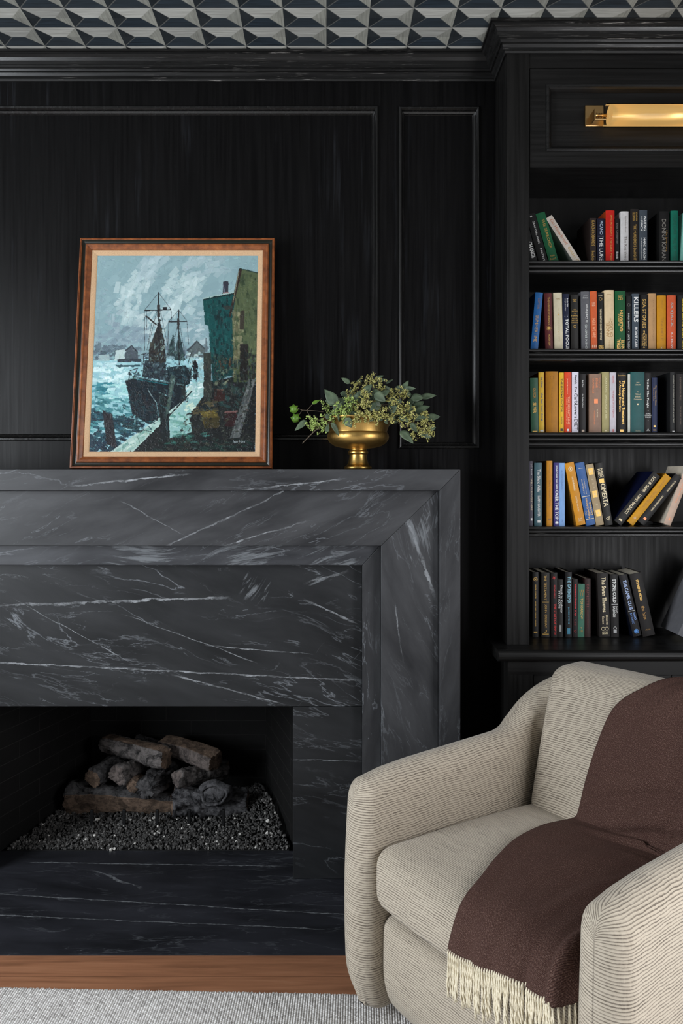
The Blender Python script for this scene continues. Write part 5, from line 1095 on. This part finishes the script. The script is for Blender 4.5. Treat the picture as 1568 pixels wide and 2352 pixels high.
# ================================================================ ARMCHAIR
OA, UA, WA = Vector((.288, 1.700, 0)), Vector((.6, -.8, 0)), Vector((.8, .6, 0))
def cw_(p): return OA + UA * p[0] + WA * p[1] + Vector((0, 0, p[2]))
def fabric(name, pitch=.0065):
    t = NT(name, .9, spec=.2)
    uv = t.coords('UV'); u, v, _ = t.sep(uv)
    wob = t.noise(t.mapping(uv, scale=(38, 55, 1)), 1.0, 3, .55)
    wob2 = t.noise(t.mapping(uv, scale=(9, 7, 1)), 1.0, 2, .5)
    vv = t.math('ADD', v, t.math('ADD', t.math('MULTIPLY', t.math('SUBTRACT', wob, .5), .0064), t.math('MULTIPLY', t.math('SUBTRACT', wob2, .5), .012)))
    f_ = t.math('FRACT', t.math('DIVIDE', vv, pitch)); row = t.math('FLOOR', t.math('DIVIDE', vv, pitch))
    st = t.math('ABSOLUTE', t.math('SUBTRACT', f_, .5))               # .5 at the thread edge, 0 in the middle
    slub = t.noise(t.comb(t.math('MULTIPLY', u, 14.0), t.math('MULTIPLY', row, 7.31), 0.0), 1.0, 3, .6)
    tick = t.noise(t.comb(t.math('MULTIPLY', u, 330.0), t.math('MULTIPLY', row, 3.7), 0.0), 1.0, 2, .6)
    wdt = t.math('ADD', .14, t.math('MULTIPLY', slub, .17))
    dark = t.math('MULTIPLY', t.math('SUBTRACT', st, t.math('SUBTRACT', .5, wdt)), 12.0, clamp=True)
    dk = t.math('MULTIPLY', dark, t.ramp(t.math('ADD', t.math('MULTIPLY', slub, .6), t.math('MULTIPLY', tick, .4)), [(.32, .25), (.62, 1.0)]))
    light = t.mix(t.math('MULTIPLY', tick, .55), rgb(194, 183, 166), rgb(148, 136, 119))
    t.color(t.mix(t.math('MULTIPLY', dk, .92), light, rgb(82, 72, 63)))
    hgt = t.math('ADD', t.math('SUBTRACT', .5, st), t.math('MULTIPLY', tick, .35))
    t.bump(hgt, .55, .0022); t.b.inputs['Sheen Weight'].default_value = .15
    return t.m
M_fab = fabric('ribbed_oatmeal_weave')
ch = thing('armchair', 'oatmeal ribbed fabric armchair with low curved arms in front of the bookcase', 'armchair', tuple(cw_((0, .4, 0))))
def zt_side(b):
    xs_ = [-.1, .0, .06, .15, .40, .53, .58, .63, .68, .74, .80, .90]; zs2 = [.640, .655, .664, .668, .668, .668, .676, .703, .748, .800, .822, .828]
    return float(np.interp(b, xs_, zs2))
ac, R_, bb = .367, .17, .62
path = []
for b in np.linspace(0, bb, 60): path.append((-ac, b, -1, 0))
for q in np.linspace(0, PI / 2, 22)[1:]: path.append((-ac + R_ - R_ * math.cos(q), bb + R_ * math.sin(q), -math.cos(q), math.sin(q)))
for a in np.linspace(-ac + R_, ac - R_, 24)[1:]: path.append((a, bb + R_, 0, 1))
for q in np.linspace(PI / 2, 0, 22)[1:]: path.append((ac - R_ + R_ * math.cos(q), bb + R_ * math.sin(q), math.cos(q), math.sin(q)))
for b in np.linspace(bb, 0, 60)[1:]: path.append((ac, b, 1, 0))
TH = .102; r0 = TH / 2
rings = []          # (a, b, na, nb, thickness scale, top drop, cap shift)
S = 0.0; prev = None; caps = []
NCAP = 9
for q in np.linspace(PI / 2 * .985, 0, NCAP)[:-1]: rings.append((path[0], math.cos(q), .045 * (1 - math.cos(q)), math.sin(q)))
for p_ in path: rings.append((p_, 1.0, 0.0, 0.0))
for q in np.linspace(0, PI / 2 * .985, NCAP)[1:]: rings.append((path[-1], math.cos(q), .045 * (1 - math.cos(q)), math.sin(q)))
V = []; UVs = []; Fc = []; nloop = None; s_acc = 0; last = None
for (a, b, na, nb), ts, drop, capq in rings:
    zt = zt_side(b if abs(na) > .02 else .86)
    zt = zt_side(b); back = max(0.0, min(1.0, (b - .5) / .27)); back = back * back * (3 - 2 * back)
    zt -= drop
    hw2 = r0 * ts
    zb = .035 + .02 * capq ** 2
    L = []
    for q in np.linspace(-PI / 2, 0, 5)[1:]: L.append((hw2 * (1 - .45 * (1 - math.cos(q))) , zb + .03 + .03 * math.sin(q)))     # lower outer edge
    for z in np.linspace(zb + .04, zt - r0, 26): L.append((hw2, z))
    for q in np.linspace(0, PI, 15)[1:-1]: L.append((hw2 * math.cos(q), zt - r0 + r0 * math.sin(q)))
    for z in np.linspace(zt - r0, zb + .04, 26): L.append((-hw2, z))
    for q in np.linspace(0, -PI / 2, 5)[:-1]: L.append((-hw2 * (1 - .45 * (1 - math.cos(q))), zb + .03 + .03 * math.sin(q)))
    nloop = len(L)
    cpt = Vector((a, b))
    if last is not None: s_acc += (cpt - last).length
    last = cpt
    vv = L[0][1]; pl_ = None
    for k, (n_, z) in enumerate(L):
        if pl_ is not None:
            st_ = math.hypot(n_ - pl_[0], z - pl_[1]); vv += st_
        pl_ = (n_, z)
        bul = .013 * math.sin(PI * min(max(z / .66, 0), 1)) * (1 if n_ > 0 else -.25)
        low = max(0.0, (.17 - z) / .17) ** 2 * .055
        side = 1 if n_ > 0 else .4
        off = n_ + bul * ts - low * side * (1 if n_ > 0 else -.4)
        lean = back * max(0.0, z - .35) * .10
        aa = a + na * (off + lean); b2 = b + nb * (off + lean)
        fr_ = max(0.0, 1 - b / .10) if abs(na) > .9 else 0.0
        b2 += -capq * r0 * .92 + fr_ * (low * 1.1) - fr_ * .008 * math.sin(PI * min(max(z / .62, 0), 1))
        V.append(cw_((aa, b2, z)))
        inner = k > nloop / 2
        UVs.append((s_acc + (.05 * capq), vv if not inner else vv))
for i in range(len(rings) - 1):
    for j in range(nloop):
        a0 = i * nloop + j; a1 = i * nloop + (j + 1) % nloop
        Fc.append((a0, a0 + nloop, a1 + nloop, a1))
Fc.append(tuple(range(nloop))); Fc.append(tuple((len(rings) - 1) * nloop + j for j in range(nloop - 1, -1, -1)))
# the loop closes underneath; keep the stripe coordinate continuous by measuring height
UVs = []
k = 0
for (a, b, na, nb), ts, drop, capq in rings:
    zt = zt_side(b) - drop
    for j in range(nloop):
        P = V[k]; z = P.z
        half = nloop // 2
        if zt - r0 < z:
            n_ = math.acos(max(-1, min(1, (z - (zt - r0)) / r0))) if True else 0
            v = (zt - r0) + (PI / 2 - n_) * r0
        else: v = z
        UVs.append((0.0, v)); k += 1
sa = 0; last = None
for i, ((a, b, na, nb), ts, drop, capq) in enumerate(rings):
    if last is not None: sa += math.hypot(a - last[0], b - last[1]) + abs(capq - last[2]) * .03
    last = (a, b, capq)
    for j in range(nloop): UVs[i * nloop + j] = (sa + (.02 * math.sin(j) * 0), UVs[i * nloop + j][1])
obj('frame', V, Fc, M_fab, ch, smooth=True, uv=UVs)
# seam lines down the front of each arm
def strip(name, fn, n, r, mat):
    mb = MB().tube([fn(i / (n - 1)) for i in range(n)], r, 6); return mb.build(name, mat, ch, smooth=True)
# seat cushion
sv, sf = rbox(.640, .66, .166, .050, 22, crown=.022, front=.022)
suv = [(p.x, p.y + p.z) for p in sv]
sloc = [Vector((p.x, p.y + .305, p.z + .312 - (p.y) * .085 - .008 * max(0, -p.y / .33))) for p in sv]
obj('seat_cushion', [cw_(p) for p in sloc], sf, M_fab, ch, smooth=True, uv=suv)
bv, bf = rbox(.636, .175, .455, .055, 22, crown=.016, front=.026)
buv = [(p.x, p.z + p.y) for p in bv]
bloc = []
for p in bv:
    cx_ = abs(p.x) / .318
    bloc.append(Vector((p.x * (1 - .03 * (1 - p.z / .45)), p.y + .655 + p.z * .30 + .0 , p.z * .965 + .412 + (.012 * cx_ ** 6 if p.z > .4 else 0))))
obj('back_cushion', [cw_(p) for p in bloc], bf, M_fab, ch, smooth=True, uv=buv)
fv, ff = rbox(.640, .58, .272, .040, 18, crown=.0, front=.018)
fuv = [(p.x, p.y + p.z) for p in fv]
floc = [Vector((p.x, p.y + .292 + max(0, (.13 - p.z) / .13) ** 2 * .05 * (1 if p.y < 0 else 0), p.z + .036)) for p in fv]
obj('front_base', [cw_(p) for p in floc], ff, M_fab, ch, smooth=True, uv=fuv)
MB().lathe([(0, .0135), (.26, .0135), (.26, .025), (.24, .031), (.2, .034), (0, .034)], tuple(cw_((0, .38, 0))), 40).build('swivel_base', M_dark, ch)

# ================================================================ THROW over the chair
t = NT('brown_herringbone_wool', .95, spec=.15)
uv = t.coords('UV'); u, v, _ = t.sep(uv)
band = t.math('PINGPONG', u, .028)
tw = t.math('FRACT', t.math('DIVIDE', t.math('ADD', v, band), .0042))
n1 = t.noise(t.mapping(uv, scale=(420, 300, 1)), 1.0, 3, .7); n2 = t.noise(t.mapping(uv, scale=(12, 9, 1)), 1.0, 3, .6)
col = t.mix(t.math('MULTIPLY', t.math('GREATER_THAN', tw, .55), .55), rgb(54, 36, 31), rgb(97, 71, 61))
col = t.mix(t.ramp(n1, [(.50, 0.0), (.72, .8)]), col, rgb(140, 114, 104))
col = t.mix(t.math('MULTIPLY', n2, .4), col, rgb(56, 36, 34))
t.color(col); t.bump(t.math('ADD', t.math('MULTIPLY', tw, .4), n1), .5, .0016); 
M_throw = t.m
bvh = [BVHTree.FromPolygons([tuple(p) for p in q], f_) for q, f_ in ((sloc, sf), (bloc, bf))]
def top_z(a, b):
    best = None
    for tr_ in bvh:
        h_ = tr_.ray_cast(Vector((a, b, 2.0)), Vector((0, 0, -1)))
        if h_[0] is not None and (best is None or h_[0].z > best): best = h_[0].z
    return best
NU, NTt = 64, 190
aLx = [-.08, .03, .14, .244, .42, .55, .60, .665, .72, .80, .95]; aLy = [.022, .0, -.044, -.078, -.112, -.112, -.088, -.054, .018, .06, .10]
aRx = [-.08, .03, .3, .55, .72, .95]; aRy = [.326, .312, .308, .306, .304, .304]
grid = []
for i in range(NU):
    w_ = i / (NU - 1)
    P = []
    hem = .404 + (.440 - .404) * w_ - .004 * math.sin(w_ * 9)
    bs = np.arange(-.10, .86, .006); started = False
    for b in bs:
        a = np.interp(b, aLx, aLy) * (1 - w_) + np.interp(b, aRx, aRy) * w_
        z = top_z(a, b)
        if z is None: continue
        if not started:
            z0 = min(z, .47); started = True; b0 = b
            for zz_ in np.arange(hem, max(hem + .001, z - .004), .006):
                P.append(Vector((a, b0 - .012 - .010 * (z - zz_) / .08, zz_)))
        P.append(Vector((a, b, z)))
    # resample by length, then relax so that the cloth bridges the crease
    D_ = [0.0]
    for k in range(1, len(P)): D_.append(D_[-1] + (P[k] - P[k - 1]).length)
    tt = np.linspace(0, D_[-1], NTt); A_ = np.array([tuple(p) for p in P])
    Q = np.stack([np.interp(tt, D_, A_[:, c]) for c in range(3)], 1)
    Q0 = Q.copy()
    for _ in range(24): Q[1:-1] = Q[1:-1] * .5 + (Q[:-2] + Q[2:]) * .25
    T = np.gradient(Q, axis=0); T /= np.linalg.norm(T, axis=1)[:, None] + 1e-9
    Nn = np.stack([0 * T[:, 0], -T[:, 2], T[:, 1]], 1)
    grid.append((Q, Nn, tt))
thv = []; thuv = []
Qs = np.array([g_[0] for g_ in grid]); Ns = np.array([g_[1] for g_ in grid])
for _ in range(3): Qs[1:-1] = Qs[1:-1] * .5 + (Qs[:-2] + Qs[2:]) * .25
for i in range(NU):
    w_ = i / (NU - 1); Q, Nn, tt = Qs[i], Ns[i], grid[i][2]; Lt = tt[-1]
    for j in range(NTt):
        s_ = tt[j]; a, b, z = Q[j]
        crease = math.exp(-((b - .555) / .06) ** 2)
        off = .011
        # folds: across near the crease, lengthwise towards the hem and on the right
        off += .018 * crease * max(0, math.sin((s_ * 62) - w_ * 5.0 + 1.2)) * min(1, w_ * 2.2)
        hemf = math.exp(-s_ / .16)
        off += .006 * hemf * (.5 + .5 * math.sin(w_ * 26 + s_ * 8)) * (.35 + .65 * w_)
        off += .032 * math.exp(-((w_ - .90 + s_ * .25) / .045) ** 2) * math.exp(-((s_ - .06) / .09) ** 2)
        off += .004 * (.5 + .5 * math.sin(w_ * 15 + 2.2 * math.sin(s_ * 7) + 1)) * (1 - hemf)
        off += .007 * math.exp(-((w_ - .45 - .3 * math.sin(s_ * 2.2)) / .05) ** 2) * (1 - hemf)
        p = Vector(Q[j]) + Vector(Nn[j]) * off
        thv.append(p); thuv.append((w_ * .42, s_))
idx = lambda i, j: i * NTt + j
thf = [(idx(i, j), idx(i + 1, j), idx(i + 1, j + 1), idx(i, j + 1)) for i in range(NU - 1) for j in range(NTt - 1)]
tw_ = thing('throw_blanket', 'chocolate brown herringbone throw with cream fringe draped over the armchair', 'blanket', tuple(cw_((.1, .3, .47))))
o = obj('cloth', [cw_(p) for p in thv], thf, M_throw, tw_, smooth=True, uv=thuv)
m = o.modifiers.new('thick', 'SOLIDIFY'); m.thickness = .006; m.offset = 1
t = NT('cream_wool_fringe', .9, spec=.2); n = t.noise(t.coords('Object'), 260, 3, .6); t.color(t.ramp(n, [(.3, rgb(206, 194, 166)), (.7, rgb(238, 228, 206))])); M_fringe = t.m
fr = random.Random(3)
NF = 50
for k in range(NF):
    w_ = (k + .5) / NF; i = min(NU - 1, int(w_ * (NU - 1))); p = thv[idx(i, 0)]; p = Vector(p) + Vector((fr.uniform(-.002, .002), -.001, 0))
    f_ = w_ * (NU - 1) - i
    if i + 1 < NU: p = Vector(thv[idx(i, 0)]) * (1 - f_) + Vector(thv[idx(i + 1, 0)]) * f_ + Vector((0, -.001, 0))
    L = fr.uniform(.092, .112); sway = fr.uniform(-.016, .010); mb = MB()
    mb.tube([cw_(p + Vector((0, -.002, .008))), cw_(p + Vector((0, -.004, .002))), cw_(p + Vector((0, -.003, -.004)))], [.0019, .0026, .0020], 7)
    for q in range(3):
        ph = 2 * PI * q / 3; pts = []
        for s_ in np.linspace(0, 1, 9):
            tw2 = ph + s_ * 9; rr = .0013 + .0018 * s_ * (q != 1)
            pts.append(cw_(p + Vector((math.cos(tw2) * rr + sway * s_ ** 1.6 + fr.uniform(-.0007, .0007), math.sin(tw2) * rr - .003 + .004 * s_ + fr.uniform(-.0005, .0005), -L * s_ * fr.uniform(.985, 1.0)))))
        mb.tube(pts, [.0017] * 6 + [.0018, .0017, .0010], 6)
    mb.build('tassel', M_fringe, tw_, smooth=True)

# ================================================================ RUG
t = NT('woven_grey_wool', .95, spec=.15)
uv = t.coords('UV'); u, v, _ = t.sep(uv)
cu_ = t.math('FLOOR', t.math('DIVIDE', u, .007)); cv_ = t.math('FLOOR', t.math('ADD', t.math('DIVIDE', v, .0068), t.math('MULTIPLY', t.math('MODULO', cu_, 2.0), .5)))
wn = t.node('ShaderNodeTexWhiteNoise', noise_dimensions='3D'); t.l.new(t.comb(cu_, cv_, 1.0), wn.inputs['Vector'])
n = t.noise(t.mapping(uv, scale=(9, 5, 1)), 1.0, 3, .6); n2 = t.noise(t.mapping(uv, scale=(500, 500, 1)), 1.0, 3, .6)
k = t.math('ADD', t.math('MULTIPLY', wn.outputs['Value'], .7), t.math('MULTIPLY', n, .5))
col = t.ramp(k, [(.2, rgb(176, 173, 170)), (.5, rgb(214, 211, 208)), (.9, rgb(236, 234, 231))])
cr = t.math('MULTIPLY', t.math('POWER', t.math('ABSOLUTE', t.math('SINE', t.math('MULTIPLY', u, PI / .007))), .6), 1.0)
t.color(t.mix(t.math('MULTIPLY', n2, .3), col, rgb(160, 156, 154))); t.bump(t.math('ADD', cr, t.math('MULTIPLY', n2, .5)), .4, .002); M_rug = t.m
E0 = Vector((0, 2.0795, 0)); EU = Vector((1, -.0273, 0)).normalized(); EV = Vector((-.0273, -1, 0)).normalized()
rug = thing('rug', 'light grey ribbed woven rug with a raw edge on the wood floor', 'rug', (0, .6, 0))
def rugh(uu, vv):
    ci = np.floor(uu / .007); s1 = np.abs(np.sin(PI * uu / .007)) ** .6; s2 = np.abs(np.sin(PI * (vv / .0068 + .5 * (ci % 2)))) ** .6
    hv = np.sin(ci * 12.9898 + np.floor(vv / .0068 + .5 * (ci % 2)) * 78.233) * .5
    return .0075 + .0042 * s1 * (.35 + .65 * s2) * (1 + .25 * hv)
ua = np.arange(-1.35, .47, .00125); va = np.arange(.004, .24, .0014)
UU, VV2 = np.meshgrid(ua, va, indexing='ij')
HH = rugh(UU, VV2); HH[:, 0] = .001
PX = E0.x + EU.x * UU + EV.x * VV2; PY = E0.y + EU.y * UU + EV.y * VV2
V = np.stack([PX.ravel(), PY.ravel(), HH.ravel()], 1); nn = np.arange(len(ua) * len(va)).reshape(len(ua), len(va))
Fq = np.stack([nn[:-1, :-1].ravel(), nn[:-1, 1:].ravel(), nn[1:, 1:].ravel(), nn[1:, :-1].ravel()], 1)
uvr = np.stack([UU.ravel(), VV2.ravel()], 1)
base = len(V)
ex = []; exuv = []; exf = []
for (u0, u1, v0, v1) in ((-1.35, .469, .2388, 3.2), (.469, 1.9, .004, 3.2), (-2.3, -1.35, .004, 3.2)):
    b0 = base + len(ex)
    for (uu, vv) in ((u0, v0), (u1, v0), (u1, v1), (u0, v1)):
        q = E0 + EU * uu + EV * vv; ex.append((q.x, q.y, .0105)); exuv.append((uu, vv))
    exf.append((b0, b0 + 3, b0 + 2, b0 + 1))
obj('pile', [tuple(v) for v in V] + ex, [tuple(f_) for f_ in Fq] + exf, M_rug, rug, smooth=True, uv=np.concatenate([uvr, np.array(exuv)]))
mb = MB(); M_tuft = simple('pale_wool_tufts', rgb(210, 207, 202), .95)
for k in range(1500):
    uu = -1.4 + 1.85 * k / 1500 + fr.uniform(-.001, .001); c = E0 + EU * uu + EV * .005
    d = Vector((fr.uniform(-.004, .004), fr.uniform(.002, .007), 0))
    mb.tube([c + Vector((0, -.003, .009)), c + d * .6 + Vector((0, 0, fr.uniform(.006, .010))), c + d + Vector((0, 0, .0012))], [.0010, .0009, .0005], 4, cap=False)
props(mb.build('edge_tufts', M_tuft, rug), kind='stuff')

# ================================================================ LIGHT AND CAMERA
def area(name, loc, target, sx_, sy_, power, color):
    L = bpy.data.lights.new(name, 'AREA'); L.shape = 'RECTANGLE'; L.size = sx_; L.size_y = sy_; L.energy = power; L.color = color
    o = bpy.data.objects.new(name, L); COL.objects.link(o); o.location = loc
    o.rotation_euler = (Vector(target) - Vector(loc)).to_track_quat('-Z', 'Y').to_euler()
    return o
area('daylight_left', (XL - .09, (WIN_L[0] + WIN_L[1]) / 2, (WIN_L[2] + WIN_L[3]) / 2), (0, (WIN_L[0] + WIN_L[1]) / 2, (WIN_L[2] + WIN_L[3]) / 2), 1.5, 1.9, 150, (.90, .95, 1.0))
area('daylight_right', (XR + .09, (WIN_R[0] + WIN_R[1]) / 2, (WIN_R[2] + WIN_R[3]) / 2), (0, (WIN_R[0] + WIN_R[1]) / 2, (WIN_R[2] + WIN_R[3]) / 2), 1.4, 2.0, 80, (.98, .98, 1.0))
w = bpy.data.worlds.new('World'); SC.world = w; w.use_nodes = True
w.node_tree.nodes['Background'].inputs[0].default_value = (.75, .86, 1, 1); w.node_tree.nodes['Background'].inputs[1].default_value = .5
cam = bpy.data.cameras.new('Camera'); co = bpy.data.objects.new('Camera', cam); COL.objects.link(co)
cam.sensor_fit = 'HORIZONTAL'; cam.sensor_width = 24.0; cam.lens = F / 1568 * 24.0
cam.shift_y = -(1176 - HZ) / 1568; cam.clip_start = .02
co.location = (0, 0, H); co.rotation_euler = (PI / 2, 0, 0)
SC.camera = co
SC.view_settings.view_transform = 'Standard'; SC.view_settings.look = 'None'; SC.view_settings.gamma = 1; SC.view_settings.use_curve_mapping = False
SC.view_settings.exposure = 0.22
SC.cycles.use_denoising = True
SC.cycles.max_bounces = 8
